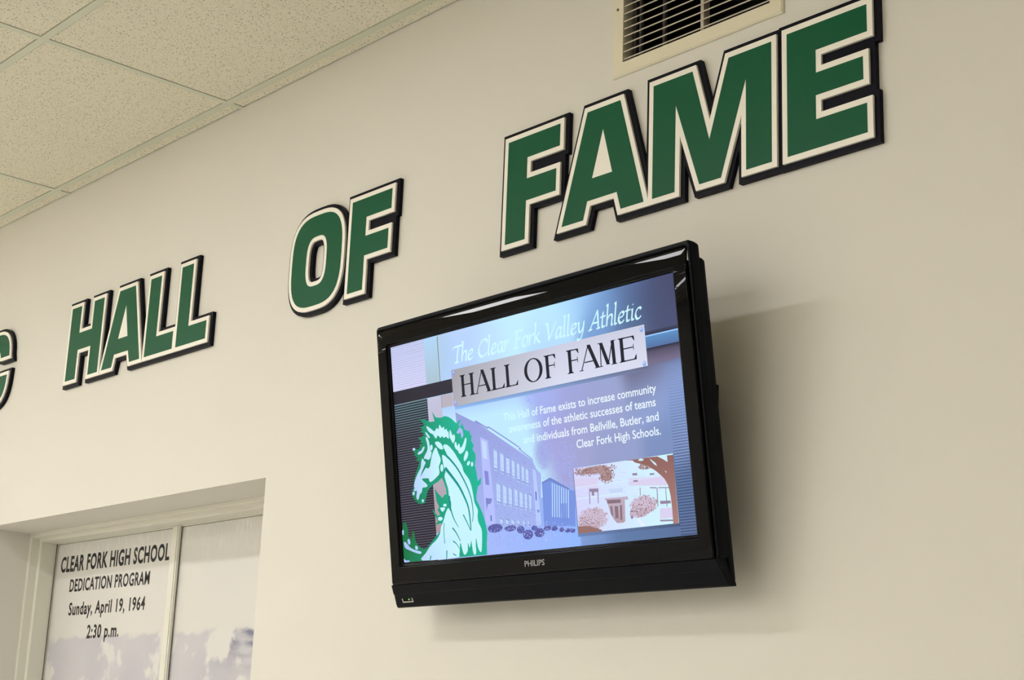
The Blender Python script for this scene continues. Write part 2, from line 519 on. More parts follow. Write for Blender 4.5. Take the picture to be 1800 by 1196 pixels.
def poster_material():
    """pale printed film: off-white above, washed blue-grey sky with soft clouds below"""
    M = bpy.data.materials.new('printed_film')
    M.use_nodes = True
    nt = M.node_tree
    p = nt.nodes['Principled BSDF']
    p.inputs['Roughness'].default_value = 0.4
    p.inputs['Specular IOR Level'].default_value = 0.4
    geo = nt.nodes.new('ShaderNodeNewGeometry')
    sep = nt.nodes.new('ShaderNodeSeparateXYZ')
    nt.links.new(geo.outputs['Position'], sep.inputs[0])
    def noise(scale, detail=4, st=(1, 1, 1), off=(0, 0, 0)):
        mp = nt.nodes.new('ShaderNodeMapping')
        mp.inputs['Scale'].default_value = st
        mp.inputs['Location'].default_value = off
        nt.links.new(geo.outputs['Position'], mp.inputs[0])
        n = nt.nodes.new('ShaderNodeTexNoise')
        n.inputs['Scale'].default_value = scale
        n.inputs['Detail'].default_value = detail
        nt.links.new(mp.outputs[0], n.inputs['Vector'])
        return n.outputs['Fac']
    def rng(x, a, b, c=0.0, d_=1.0):
        r = nt.nodes.new('ShaderNodeMapRange')
        r.inputs[1].default_value = a
        r.inputs[2].default_value = b
        r.inputs[3].default_value = c
        r.inputs[4].default_value = d_
        nt.links.new(x, r.inputs[0])
        return r.outputs[0]
    def mth(op, a, b):
        k = nt.nodes.new('ShaderNodeMath')
        k.operation = op
        for i, q in enumerate((a, b)):
            if isinstance(q, (int, float)):
                k.inputs[i].default_value = q
            else:
                nt.links.new(q, k.inputs[i])
        return k.outputs[0]
    def mix(fac, a, b):
        x = nt.nodes.new('ShaderNodeMix')
        x.data_type = 'RGBA'
        for key, q in (('Factor', fac), ('A', a), ('B', b)):
            if isinstance(q, tuple):
                x.inputs[key].default_value = (*q, 1)
            else:
                nt.links.new(q, x.inputs[key])
        return x.outputs['Result']
    paper = (0.77, 0.75, 0.70)
    sky = mix(rng(noise(3.0, 3), 0.35, 0.65), (0.53, 0.515, 0.575), (0.63, 0.615, 0.645))
    # darker storm corner of the sky at the upper right of the right-hand sheet
    corner = mth('MULTIPLY', rng(sep.outputs[0], -4.46, -4.27), rng(sep.outputs[2], 1.78, 1.90))
    corner = mth('MULTIPLY', corner, rng(noise(14, 4, (0.5, 1, 2)), 0.42, 0.62))
    sky = mix(corner, sky, (0.20, 0.195, 0.30))
    cl = rng(mth('ADD', noise(8.5, 7, (1, 1, 1.0), (0.35, 0, 0.1)), rng(sep.outputs[0], -5.3, -4.4, -0.06, 0.05)), 0.53, 0.60)
    sky = mix(cl, sky, (0.78, 0.76, 0.73))
    edge = mth('ADD', sep.outputs[2], mth('MULTIPLY', mth('SUBTRACT', noise(16, 6), 0.5), 0.06))
    low = rng(edge, 1.935, 1.920)
    col = mix(low, paper, sky)
    painted_glint = mth('MULTIPLY', rng(noise(30, 5, (2.2, 1, 0.7)), 0.52, 0.72), rng(sep.outputs[2], 2.12, 2.27))  # lamp glints on the wrinkled upper film, painted into its colour
    col = mix(mth('MULTIPLY', painted_glint, 0.7), col, (0.92, 0.92, 0.88))
    nt.links.new(col, p.inputs['Base Color'])
    b = nt.nodes.new('ShaderNodeBump')
    b.inputs['Distance'].default_value = 0.002
    nt.links.new(rng(sep.outputs[2], 2.05, 2.27, 0.0, 0.5), b.inputs['Strength'])
    nt.links.new(noise(60, 3, (1.5, 1, 0.6)), b.inputs['Height'])
    nt.links.new(b.outputs[0], p.inputs['Normal'])
    return M
M_film = poster_material()
p1 = tag(MB().box(PX0 + 0.001, SEAM - 0.0125, 0.2935, 0.2965, PZ0 + 0.001, PZ1 - 0.001).build('window_poster', M_film), 'pale printed sheet behind the window glass with black lettering of a 1964 school dedication program', 'poster')
p2 = tag(MB().box(SEAM - 0.0115, PX1 - 0.001, 0.2935, 0.2965, PZ0 + 0.001, PZ1 - 0.001).build('window_poster', M_film), 'pale printed sheet with clouds and no lettering, behind the right pane of the window', 'poster')
ink = MB()
# measured on the film plane
for body, x0, x1, z, cap, bold in [('CLEAR FORK HIGH SCHOOL', -5.568, -4.758, 2.1785, 0.0600, 0.034), ('DEDICATION PROGRAM', -5.478, -4.879, 2.1015, 0.0475, 0.027),
                                   ('Sunday, April 19, 1964', -5.465, -4.895, 2.0135, 0.0475, 0.027), ('2:30 p.m.', -5.303, -5.063, 1.9250, 0.0490, 0.027)]:
    for q in fit_text(body, x0, x1, z, cap, bold, 1.10):
        ink.bm.faces.new([ink.bm.verts.new((x, 0.29325, zz)) for x, zz in q])
for q in ink.bm.faces:
    pass
letter_ink = ink.build('lettering', M_ink, p1)
letter_ink['label'] = 'black printed lettering'

# ------------------------------------------------------------------ television
TC = Vector((-2.449, -0.1702, 2.2718))
tilt, yaw = 0.1513, -0.010
tv = tag(empty('television', TC), 'black flat television tilted forward on the wall, showing a blue slide', 'television')
tv.rotation_mode = 'XYZ'
tv.rotation_euler = (Matrix.Rotation(yaw, 3, 'Z') @ Matrix.Rotation(tilt, 3, 'X')).to_euler()
def rrect(u0, u1, v0, v1, r, w_, n=5):
    pts = []
    for cu, cv, a0 in ((u1 - r, v1 - r, 0), (u0 + r, v1 - r, PI / 2), (u0 + r, v0 + r, PI), (u1 - r, v0 + r, 1.5 * PI)):
        for i in range(n + 1):
            a = a0 + PI / 2 * i / n
            pts.append((cu + r * math.cos(a), -w_, cv + r * math.sin(a)))
    return pts
# glossy bezel: convex roll round the screen
U, V = 0.4655, 0.2620
OU, OT, OB = 0.5065, 0.3080, -0.3105
ZC = V - 0.004
def bez_w(t, z):
    """height of the glossy face: sides lie flat, the band above the screen falls away to the top edge"""
    if t < 0.12:
        e = -0.0005 + 0.0045 * min(1, t / 0.02)
    else:
        q = (t - 0.12) / 0.88
        e = 0.0040 + 0.0060 * min(1, q / 0.06) ** 0.5 - 0.0035 * max(0, (q - 0.93) / 0.07) ** 2 + 0.0001 * (1 - (2 * q - 1) ** 2)
    s_ = max(0.0, (z - ZC) / (OT - ZC))
    k = min(1.0, max(0.0, (t - 0.10) / 0.06))
    return e + k * (-0.0074 * s_ + 0.0006 * (1 - (2 * s_ - 1) ** 2) if s_ > 0 else 0.0)
loops = []
for t in [0, 0.02, 0.06, 0.119, 0.13, 0.145, 0.16, 0.175, 0.20] + [0.2 + 0.72 * i / 16 for i in range(1, 17)] + [0.94, 0.955, 0.97, 0.985, 1.0]:
    u1, v0, v1 = U + (OU - U) * t, -V + (OB + V) * t, V + (OT - V) * t
    wt, ws = -bez_w(t, v1), -bez_w(t, 0.0)
    rc = 0.0012 + 0.003 * t
    near = [0.004, 0.010, 0.018, 0.030, 0.060]
    L = []
    for k in range(4):                                   # corner arcs, starting at the upper right
        cu, cv = ((u1 - rc, v1 - rc), (-u1 + rc, v1 - rc), (-u1 + rc, v0 + rc), (u1 - rc, v0 + rc))[k]
        for q in range(5):
            a = PI / 2 * (k + q / 4)
            L.append((cu + rc * math.cos(a), -bez_w(t, cv + rc * math.sin(a)), cv + rc * math.sin(a)))
        if k == 0:
            L += [(x_, wt, v1) for x_ in [U - d for d in near] + [0.0] + [-U + d for d in reversed(near)]]
        elif k == 1:
            L += [(-u1, ws, z_) for z_ in [V - d for d in near] + [0.0] + [-V + d for d in reversed(near)]]
        elif k == 2:
            L += [(x_, ws, v0) for x_ in [-U + d for d in near] + [0.0] + [U - d for d in reversed(near)]]
        else:
            L += [(u1, ws, z_) for z_ in [-V + d for d in near] + [0.0] + [V - d for d in reversed(near)]]
    loops.append(L)
bez = MB().loft(loops, False, False).build('bezel', M_gloss, tv, smooth=True)
# outer casing rim and back housing
cs = MB()
cs.loft([rrect(-0.507, 0.507, -0.309, 0.3085, 0.007, 0.001), rrect(-0.510, 0.510, -0.312, 0.3115, 0.008, 0.0035), rrect(-0.5135, 0.5135, -0.3135, 0.3165, 0.008, 0.0025), rrect(-0.516, 0.516, -0.314, 0.319, 0.008, -0.001),
         rrect(-0.5185, 0.5185, -0.314, 0.3165, 0.008, -0.012), rrect(-0.519, 0.519, -0.314, 0.3135, 0.008, -0.020), rrect(-0.510, 0.510, -0.312, 0.305, 0.008, -0.0205)], False, False)
cs.build('casing', M_casing, tv)
bh = MB()
bh.loft([rrect(-0.5185, 0.5185, -0.355, 0.284, 0.006, -0.0208), rrect(-0.5195, 0.5195, -0.360, 0.2840, 0.006, -0.027), rrect(-0.519, 0.519, -0.360, 0.282, 0.008, -0.034),
         rrect(-0.475, 0.475, -0.33, 0.25, 0.02, -0.060), rrect(-0.42, 0.42, -0.29, 0.21, 0.02, -0.078), rrect(-0.40, 0.40, -0.27, 0.19, 0.02, -0.082)], True, True)
bh.build('back_housing', M_casing, tv)
# speaker panel under the bezel, raked back
lp = MB()
def panel_ring(v, wf_, wb, hu):
    return [(-hu, -wf_, v), (-hu + 0.004, -wf_ - 0.002, v), (hu - 0.004, -wf_ - 0.002, v), (hu, -wf_, v), (hu, -wb, v), (-hu, -wb, v)]
lp.loft([panel_ring(-0.3105, 0.0035, -0.0200, 0.5140), panel_ring(-0.3115, 0.0055, -0.0200, 0.5142), panel_ring(-0.332, -0.0010, -0.0205, 0.5170), panel_ring(-0.334, -0.0035, -0.0206, 0.5172),
         panel_ring(-0.358, -0.0120, -0.0300, 0.5225), panel_ring(-0.364, -0.0155, -0.0300, 0.5235), panel_ring(-0.366, -0.0190, -0.0300, 0.5235)])
lp.build('speaker_panel', M_casing, tv)
pi_ = MB()
yy = 0.0105
for a, b_, c, d_ in ((-0.490, -0.4875, -0.3525, -0.3440), (-0.4525, -0.450, -0.3525, -0.3440), (-0.490, -0.450, -0.3540, -0.3515)):
    pi_.loft([[(a, 0.0035 + 0.357 * 0 + (-0.334 - c) * 0.354, c), (b_, 0.0035 + (-0.334 - c) * 0.354, c), (b_, 0.0035 + (-0.334 - d_) * 0.354, d_), (a, 0.0035 + (-0.334 - d_) * 0.354, d_)],
              [(a, 0.0005 + (-0.334 - c) * 0.354, c), (b_, 0.0005 + (-0.334 - c) * 0.354, c), (b_, 0.0005 + (-0.334 - d_) * 0.354, d_), (a, 0.0005 + (-0.334 - d_) * 0.354, d_)]])
pi_.build('indicator_bracket', M_pale, tv)
def led_mat():
    M = mat('led_green', (0.1, 0.3, 0.02))
    p = M.node_tree.nodes['Principled BSDF']
    p.inputs['Emission Color'].default_value = (0.35, 0.75, 0.05, 1)
    p.inputs['Emission Strength'].default_value = 0.8 / 2 ** EXPOSURE
    return M
MB().cyl((-0.464, 0.0095, -0.3465), (0, -1, 0), 0.0022, 0.004, 12).build('power_light', led_mat(), tv)
lg = MB()
for q in fit_text('PHILIPS', -0.0297, 0.0337, -0.2945, 0.0125, 0.015):
    lg.bm.faces.new([lg.bm.verts.new((x, -0.0108, zz)) for x, zz in q])
lo = lg.build('brand_lettering', M_silver, tv)
lo['label'] = 'small silver brand lettering'

# ---- the slide on the screen: flat coloured shapes (0.1 mm units on the screen plane)
D = {'plate': ((-2424,1720),(3737,1713),(3737,833),(-2409,880)),
 'rivets': ((-2347,1639),(3651,1624),(3650,918),(-2340,934)),
 'serif': ((-2138,1048),(-1639,1045),(-1638,1053),(-1061,1051),(-1061,1051),(-613,1044),(-593,1042),(-164,1045),(77,1061),(630,1070),(707,1027),(1084,1027),(1412,1034),(1800,1045),(1781,1031),(2412,1033),(2359,1029),(2906,1023),(2958,1039),(3440,1024)),
 'seriftop': ((-2124,1556),(3069,1536)),
 'ital': ((-2342,1886),(3671,1846),(2169,1860),(3703,1842)),
 'italtop': ((-2303,2239),(2362,2222)),
 't1': ((-740,303),(3905,298)),
 't2': ((-579,47),(3857,0)),
 't3': ((-133,-262),(3904,-284)),
 't4': ((1504,-555),(3927,-573)),
 'caph': ((-721,474),),
 'blind1': ((-4609,2630),(-3368,2598),(-3356,1531),(-4611,1517)),
 'col1': ((-3368,2598),(-2849,2590),(-2859,1514),(-3356,1531)),
 'band': ((-4619,1518),(-2425,1484),(-2445,1200),(-4600,1189)),
 'blind2': ((-4601,1182),(-3376,1170),(-3408,-1987),(-4681,-2558)),
 'col2': ((-3376,1170),(-2841,1185),(-2874,718),(-3059,-807),(-3407,-1894),(-3380,-900)),
 'tan': ((-2841,1185),(-2447,1185),(-2437,894),(-2855,895)),
 'rband': ((3742,1477),(4644,1491),(4632,1220),(3760,1212)),
 'rdark': ((3741,1556),(4647,1561),(4645,1501),(3744,1493)),
 'rbrown': ((3775,1179),(4633,1190),(4628,888),(3769,903)),
 'pic': ((1363,-947),(4194,-1003),(4187,-2365),(1341,-2343)),
 'green': ((-3225,859),(-3103,701),(-3021,684),(-2899,668),(-2774,689),(-2656,658),(-2540,602),(-2416,502),(-2362,464),(-2234,541),(-2203,521),(-2296,416),(-2230,355),(-2172,455),(-2094,291),(-1983,231),(-1933,256),(-1900,129),(-1853,124),(-1890,6),(-1809,-111),(-1865,-196),(-1783,-297),(-1771,-405),(-1822,-566),(-1783,-722),(-1761,-936),(-1636,-858),(-1666,-1006),(-1774,-1056),(-1840,-1231),(-1853,-1351),(-1755,-1510),(-1660,-1699),(-1593,-1914),(-1561,-2125),(-1606,-2360),(-1624,-2603),(-4658,-2591),(-4663,-1893),(-4585,-1645),(-4481,-1637),(-4422,-1816),(-4417,-2007),(-4293,-2047),(-4248,-1861),(-4190,-1897),(-4170,-2087),(-4082,-2219),(-3892,-2326),(-3766,-2319),(-3578,-2192),(-3365,-2052),(-3206,-1940),(-3147,-1852),(-3163,-1774),(-3388,-1803),(-3280,-1718),(-3386,-1554),(-3469,-1407),(-3356,-1510),(-3277,-1594),(-3176,-1572),(-3262,-1456),(-3196,-1400),(-3279,-1253),(-3319,-937),(-3210,-1072),(-3120,-1143),(-3052,-1196),(-2971,-1126),(-2899,-1132),(-2900,-1009),(-2965,-847),(-3026,-733),(-3182,-810),(-3376,-863),(-3491,-921),(-3572,-976),(-3635,-1095),(-3701,-1246),(-3831,-1282),(-3978,-1237),(-4095,-1148),(-4171,-1046),(-4173,-918),(-4101,-862),(-4074,-706),(-3978,-525),(-3858,-348),(-3798,-259),(-3972,-224),(-3864,-172),(-4009,-93),(-3953,-51),(-4058,25),(-4032,79),(-3843,32),(-3737,67),(-3783,120),(-3628,149),(-3776,183),(-3696,221),(-3814,299),(-3662,296),(-3553,378),(-3724,431),(-3592,478),(-3714,525),(-3531,582),(-3716,742),(-3445,682),(-3326,619),(-3152,612)),
 'gapmane': ((-2386,250),(-2268,359),(-2165,300),(-2147,159),(-2212,90),(-2252,249),(-2318,211)),
 'white': (((-3460,541),(-3341,479),(-3177,379),(-3096,448),(-3026,408),(-2980,512),(-2901,423),(-2825,445),(-2809,365),(-2734,387),(-2716,322),(-2670,301),(-2677,146),(-2778,205),(-2854,183),(-2921,238),(-2975,198),(-3065,271),(-3147,203),(-3235,308),(-3353,369),(-3443,460)),((-2617,341),(-2574,289),(-2535,207),(-2462,213),(-2459,104),(-2531,20),(-2594,105),(-2643,189)),((-3524,406),(-3453,366),(-3365,260),(-3406,250),(-3483,322)),((-3525,264),(-3463,272),(-3414,172),(-3388,42),(-3373,-54),(-3342,-89),(-3360,-165),(-3418,-238),(-3495,-261),(-3542,-230),(-3641,-213),(-3581,-125),(-3497,-40),(-3474,84)),((-3360,71),(-3295,69),(-3294,-16),(-3349,-57),(-3378,-6)),((-3611,68),(-3588,50),(-3648,-38),(-3754,-90),(-3856,-94),(-3824,-34),(-3721,-14),(-3664,43)),((-3169,1),(-3107,-116),(-3026,-281),(-3046,-372),(-3105,-460),(-3102,-616),(-3219,-697),(-3427,-786),(-3498,-748),(-3507,-700),(-3616,-682),(-3768,-689),(-3605,-816),(-3575,-866),(-3638,-891),(-3764,-894),(-3799,-986),(-3881,-1041),(-3943,-1146),(-3994,-1150),(-4021,-1075),(-3990,-968),(-4050,-867),(-4087,-832),(-4020,-680),(-3903,-533),(-3789,-418),(-3751,-296),(-3706,-206),(-3668,-226),(-3623,-278),(-3586,-314),(-3633,-372),(-3749,-517),(-3811,-622),(-3728,-551),(-3590,-439),(-3517,-463),(-3438,-424),(-3403,-334),(-3306,-124)),((-3191,114),(-3081,126),(-2965,62),(-2904,-61),(-3003,-65),(-3118,11)),((-2870,29),(-2727,-3),(-2529,-181),(-2403,-350),(-2278,-517),(-2225,-676),(-2078,-844),(-2001,-1004),(-1955,-1220),(-1929,-1404),(-1832,-1579),(-1856,-1712),(-1840,-1864),(-1752,-2021),(-1756,-2230),(-1806,-2511),(-1866,-2507),(-1923,-2398),(-1957,-2201),(-1989,-2364),(-1995,-2543),(-2080,-2562),(-2123,-2354),(-2139,-2248),(-2204,-2409),(-2260,-2285),(-2280,-2464),(-2384,-2554),(-2449,-2498),(-2518,-2266),(-2558,-2415),(-2595,-2534),(-2697,-2595),(-3945,-2590),(-3802,-2425),(-3585,-2253),(-3375,-2144),(-3238,-2015),(-3172,-1850),(-3058,-1705),(-2997,-1587),(-2870,-1444),(-2796,-1527),(-2751,-1331),(-2809,-1202),(-2823,-1016),(-2890,-824),(-2924,-696),(-2874,-593),(-2925,-479),(-2957,-320),(-2960,-210),(-2897,-217),(-2828,-256),(-2769,-247),(-2837,-115),(-2891,-31)),((-2484,14),(-2423,38),(-2395,-58),(-2318,-5),(-2282,-117),(-2178,-37),(-2093,91),(-2049,55),(-2118,-136),(-2198,-219),(-2321,-251),(-2383,-167),(-2471,-95)),((-2078,-202),(-2024,-269),(-2073,-371),(-2175,-436),(-2190,-358),(-2131,-257)),((-3159,-1418),(-2980,-1434),(-3087,-1518)),((-4609,-2119),(-4532,-2125),(-4367,-2262),(-4146,-2340),(-3973,-2383),(-4003,-2428),(-4152,-2402),(-4399,-2323),(-4571,-2249)),((-4649,-2497),(-4577,-2548),(-4449,-2556),(-4452,-2588),(-4658,-2584)),((-3943,43),(-3951,29),(-3968,20),(-3991,17),(-4015,22),(-4034,33),(-4044,47),(-4042,62),(-4030,74),(-4009,81),(-3985,80),(-3963,72),(-3948,59)),((-4015,-918),(-4021,-935),(-4036,-947),(-4054,-952),(-4073,-948),(-4088,-936),(-4095,-919),(-4094,-901),(-4083,-886),(-4066,-877),(-4046,-877),(-4029,-885),(-4018,-900)),((-4069,-998),(-4077,-1018),(-4093,-1032),(-4114,-1038),(-4135,-1033),(-4152,-1020),(-4160,-1000),(-4158,-979),(-4146,-961),(-4127,-951),(-4105,-951),(-4085,-960),(-4072,-977)),((-3747,-1201),(-3753,-1218),(-3767,-1230),(-3786,-1235),(-3804,-1231),(-3819,-1220),(-3826,-1203),(-3824,-1185),(-3814,-1170),(-3797,-1161),(-3778,-1161),(-3761,-1169),(-3749,-1183)),((-1998,-513),(-2020,-533),(-2047,-545),(-2072,-545),(-2090,-535),(-2096,-516),(-2089,-492),(-2071,-470),(-2045,-454),(-2019,-448),(-1997,-453),(-1984,-468),(-1985,-490)),((-1879,-536),(-1886,-560),(-1900,-579),(-1918,-586),(-1935,-581),(-1948,-565),(-1954,-541),(-1951,-515),(-1940,-493),(-1924,-480),(-1906,-478),(-1890,-489),(-1881,-510)),((-2948,-508),(-2958,-547),(-2979,-576),(-3004,-588),(-3029,-580),(-3047,-555),(-3055,-517),(-3051,-476),(-3035,-440),(-3011,-419),(-2986,-417),(-2963,-434),(-2950,-467)),((-2921,-1377),(-2929,-1392),(-2951,-1403),(-2979,-1406),(-3009,-1401),(-3033,-1390),(-3045,-1375),(-3043,-1359),(-3028,-1345),(-3002,-1339),(-2972,-1339),(-2945,-1347),(-2926,-1361)),((-3099,-1677),(-3111,-1698),(-3141,-1712),(-3181,-1717),(-3222,-1711),(-3255,-1695),(-3273,-1674),(-3270,-1652),(-3249,-1634),(-3213,-1624),(-3171,-1625),(-3133,-1636),(-3107,-1655)),((-4362,-2115),(-4361,-2147),(-4372,-2173),(-4392,-2186),(-4417,-2183),(-4441,-2165),(-4458,-2137),(-4466,-2103),(-4461,-2073),(-4445,-2054),(-4422,-2048),(-4397,-2059),(-4375,-2083)),((-4090,-2272),(-4087,-2295),(-4096,-2315),(-4115,-2326),(-4139,-2326),(-4163,-2315),(-4182,-2295),(-4191,-2272),(-4188,-2250),(-4174,-2234),(-4152,-2228),(-4127,-2234),(-4104,-2250)),((-4584,-1883),(-4591,-1912),(-4605,-1934),(-4622,-1943),(-4639,-1939),(-4651,-1920),(-4657,-1893),(-4653,-1863),(-4643,-1837),(-4627,-1821),(-4609,-1818),(-4594,-1830),(-4585,-1854))),
 'strokes': ((((-2802,-244),(-2646,-369),(-2430,-593),(-2224,-890),(-2088,-1147),(-2018,-1366),(-2002,-1640),(-2046,-1833)),44,16),(((-2880,-515),(-2640,-756),(-2426,-993),(-2264,-1253),(-2151,-1506),(-2117,-1842),(-2124,-2029)),62,25),(((-2354,-1641),(-2234,-1833),(-2124,-2029)),28,16),(((-2806,-1172),(-2788,-1451),(-2695,-1704),(-2551,-1914)),47,12),(((-3050,-1767),(-3088,-1980),(-3083,-2251)),16,16),(((-2766,-1913),(-2637,-2045),(-2515,-2236)),31,16),(((-2775,-2218),(-2663,-2287),(-2558,-2415)),25,12),(((-3024,-2415),(-3055,-2612)),28,22),(((-3621,-2499),(-3656,-2596)),28,22),(((-2807,-2505),(-2693,-2558)),22,16)),
 'sky': ((-2878,860),(-1816,442),(-1707,428),(201,-724),(280,-915),(457,-1115),(656,-1101),(1175,-1388),(1327,-1425),(1364,-1110),(696,752),(927,846),(-2409,880)),
 'fac': ((-2381,747),(-2347,706),(-1745,421),(-1707,428),(201,-724),(336,-1012),(209,-2110),(-2298,-1915)),
 'roofline': ((-1706,436),(-1294,216),(-1239,223),(-299,-334),(-303,-368),(203,-713)),
 'lawn': ((-2298,-1915),(1303,-2196),(1314,-1828),(1395,-2314),(1394,-2612),(-1857,-2619)),
 'bld2': ((340,-1205),(604,-1130),(1172,-1410),(1344,-1448),(1256,-2192),(307,-2118)),
 'cor2': ((340,-1205),(334,-1171),(591,-1095),(639,-1106),(1175,-1383),(1155,-1419),(601,-1157)),
 'cols': (((651,-1202),(679,-1214),(602,-1940),(576,-1937)),((720,-1230),(748,-1242),(672,-1949),(647,-1947)),((789,-1259),(817,-1270),(743,-1958),(717,-1956)),((857,-1287),(885,-1298),(814,-1967),(788,-1965)),((926,-1315),(953,-1326),(884,-1976),(858,-1974)),((994,-1342),(1021,-1354),(954,-1985),(928,-1983)),((1061,-1370),(1089,-1382),(1024,-1994),(998,-1992)),((1129,-1398),(1156,-1409),(1093,-2003),(1068,-2001))),
 'porch': ((868,-1671),(1091,-1691),(1063,-2066),(872,-2051)),
 'wins': (((-1151,-266),(-1032,-325),(-1069,-775),(-1182,-739)),((-938,-366),(-821,-424),(-857,-867),(-969,-831)),((-749,-476),(-640,-531),(-672,-932),(-776,-898)),((-574,-565),(-476,-615),(-506,-1004),(-600,-974)),((-411,-653),(-326,-695),(-358,-1093),(-437,-1067)),((-267,-724),(-183,-766),(-213,-1146),(-292,-1120)),((-146,-802),(-50,-850),(-76,-1201),(-168,-1172)),((-1139,-1020),(-1011,-1082),(-1047,-1528),(-1171,-1490)),((-924,-1088),(-807,-1144),(-843,-1578),(-954,-1544)),((-739,-1157),(-640,-1205),(-672,-1613),(-766,-1584)),((-553,-1203),(-455,-1251),(-489,-1668),(-582,-1639)),((-389,-1279),(-292,-1326),(-322,-1712),(-415,-1684)),((-234,-1326),(-156,-1363),(-185,-1736),(-257,-1713)),((-92,-1369),(-19,-1405),(-46,-1765),(-115,-1744)),((-1111,-1810),(-1011,-1856),(-1014,-2013),(-1110,-1984)),((-921,-1837),(-821,-1883),(-825,-2039),(-919,-2011)),((-732,-1864),(-633,-1910),(-637,-2061),(-730,-2033)),((-545,-1891),(-463,-1929),(-466,-2075),(-543,-2052)),((-359,-1918),(-295,-1948),(-297,-2085),(-356,-2066)),((-209,-1941),(-144,-1971),(-145,-2096),(-204,-2078))),
 'tower': ((-1573,52),(-1325,-61),(-1253,-1973),(-1607,-1945)),
 'twin': ((-1537,-12),(-1384,-101),(-1390,-480),(-1529,-429)),
 'twin2': ((-1524,-715),(-1384,-753),(-1383,-1060),(-1507,-1040)),
 'tdoor': ((-1539,-1335),(-1321,-1371),(-1375,-1472),(-1484,-1486),(-1535,-1622)),
 'tdoor2': ((-1423,-1737),(-1380,-1741),(-1384,-1869),(-1426,-1866)),
 'tower2': ((80,-844),(174,-904),(228,-2089),(62,-2076)),
 't2w': ((107,-1342),(155,-1358),(140,-1550),(98,-1535)),
 't2d': ((118,-1741),(216,-1761),(142,-1822)),
 'shrubs': (((-1289,-2036),(-1037,-2055),(-1278,-1939)),((-791,-2079),(-592,-2094),(-784,-2015)),((-452,-2132),(-324,-2142),(-443,-2050)),((-228,-2254),(-60,-2266),(-215,-2146)),((-11,-2134),(82,-2141),(-5,-2080)),((144,-2241),(315,-2254),(155,-2140)),((408,-2166),(531,-2176),(414,-2113)),((628,-2188),(725,-2195),(634,-2135)),((844,-2231),(921,-2237),(850,-2183)),((1024,-2263),(1113,-2269),(1029,-2219)),((1173,-2274),(1252,-2280),(1178,-2230))),
 'stree': ((2649,-972),(3064,-976),(3470,-979),(4194,-1003),(4187,-2365),(4037,-2361),(4043,-2050),(4034,-1808),(3995,-1595),(3901,-1441),(3701,-1274),(3494,-1154),(3278,-1082),(3147,-1043),(3084,-994),(2880,-975)),
 'sholes': (((3231,-1002),(3313,-978),(3400,-1004),(3363,-1033),(3285,-1025)),((3557,-1005),(3639,-1063),(3710,-1112),(3746,-1181),(3673,-1141),(3595,-1059)),((3770,-988),(4033,-988),(4037,-1131),(3905,-1052)),((3930,-1290),(3992,-1321),(3979,-1339))),
 'swalls': (((1360,-1184),(2052,-1237),(2027,-1445),(1355,-1389)),((2928,-1342),(3864,-1388),(3980,-1594),(2910,-1489)),((1388,-1426),(1424,-1430),(1386,-1853),(1362,-1851)),((3720,-2022),(4045,-2034),(4041,-2242),(3693,-2237))),
 'sdark': (((1768,-1446),(2044,-1464),(2035,-1539),(1802,-1517)),((1838,-1520),(1909,-1527),(1908,-1603),(1836,-1596)),((1768,-1446),(1791,-1448),(1768,-1768),(1744,-1766)),((2012,-1469),(2036,-1468),(2016,-1773),(1993,-1771)),((3497,-1579),(3672,-1599),(3670,-1622),(3495,-1599)),((3727,-1602),(4008,-1629),(4006,-1648),(3725,-1621)),((3678,-1605),(3700,-1607),(3680,-1986),(3658,-1984)),((3911,-1627),(3928,-1629),(3923,-2007),(3901,-2005)),((3737,-1878),(4019,-1895),(4023,-1952),(3740,-1943)),((3219,-1561),(3237,-1562),(3222,-1725),(3204,-1723)),((3041,-1254),(3177,-1260),(3178,-1310),(3047,-1296)),((3520,-1304),(3653,-1310),(3649,-1342),(3527,-1341)),((3058,-1397),(3182,-1401),(3177,-1441),(3054,-1429)),((3691,-2253),(4037,-2273),(4037,-2305),(3698,-2286)),((2894,-1999),(2985,-1999),(2964,-2170),(2897,-2164))),
 'sporch': ((2188,-1688),(2860,-1708),(2863,-1782),(2774,-1758),(2732,-2200),(2682,-2229),(2498,-2223),(2415,-2141),(2336,-2018),(2262,-1761)),
 'sdoor': (((2344,-1861),(2402,-1866),(2398,-2090),(2358,-2037)),((2466,-1871),(2563,-1880),(2552,-2128),(2464,-2120)),((2623,-1860),(2680,-1865),(2655,-2169),(2598,-2165)),((2254,-1727),(2649,-1746),(2651,-1821),(2268,-1804))),
 'ssign': ((2327,-1508),(2745,-1523),(2738,-1614),(2364,-1595)),
 'srail': ((3055,-2169),(3122,-2174),(3303,-2352),(3168,-2349)),
 'sshrubs': ((((1808,-2075),(2278,-2114),(1836,-1841)),),(((1669,-2233),(2025,-2260),(1695,-2015)),),(((3288,-1919),(3684,-1954),(3312,-1725)),),(((3157,-2071),(3445,-2095),(3169,-1974)),)),
 'sleaf': (((1999,-1079),(2628,-1145),(2012,-970)),((2313,-1230),(2545,-1253),(2333,-1064)),((1567,-1051),(1926,-1088),(1577,-966)),((3427,-1147),(3626,-1168),(3435,-1082))),
 'ptree': (((1162,-672),(1479,-707),(1201,-340)),((1006,-901),(1261,-929),(1022,-768)),((1314,-1023),(1471,-1040),(1353,-693)),((455,-843),(537,-851),(463,-775))),
 'ind': ((-4905,-3430),(-4494,-3440),(-4516,-3525),(-4888,-3520),(-4645,-3468)),
 'logo': ((-297,-2942),(335,-2950),(-282,-2809)),
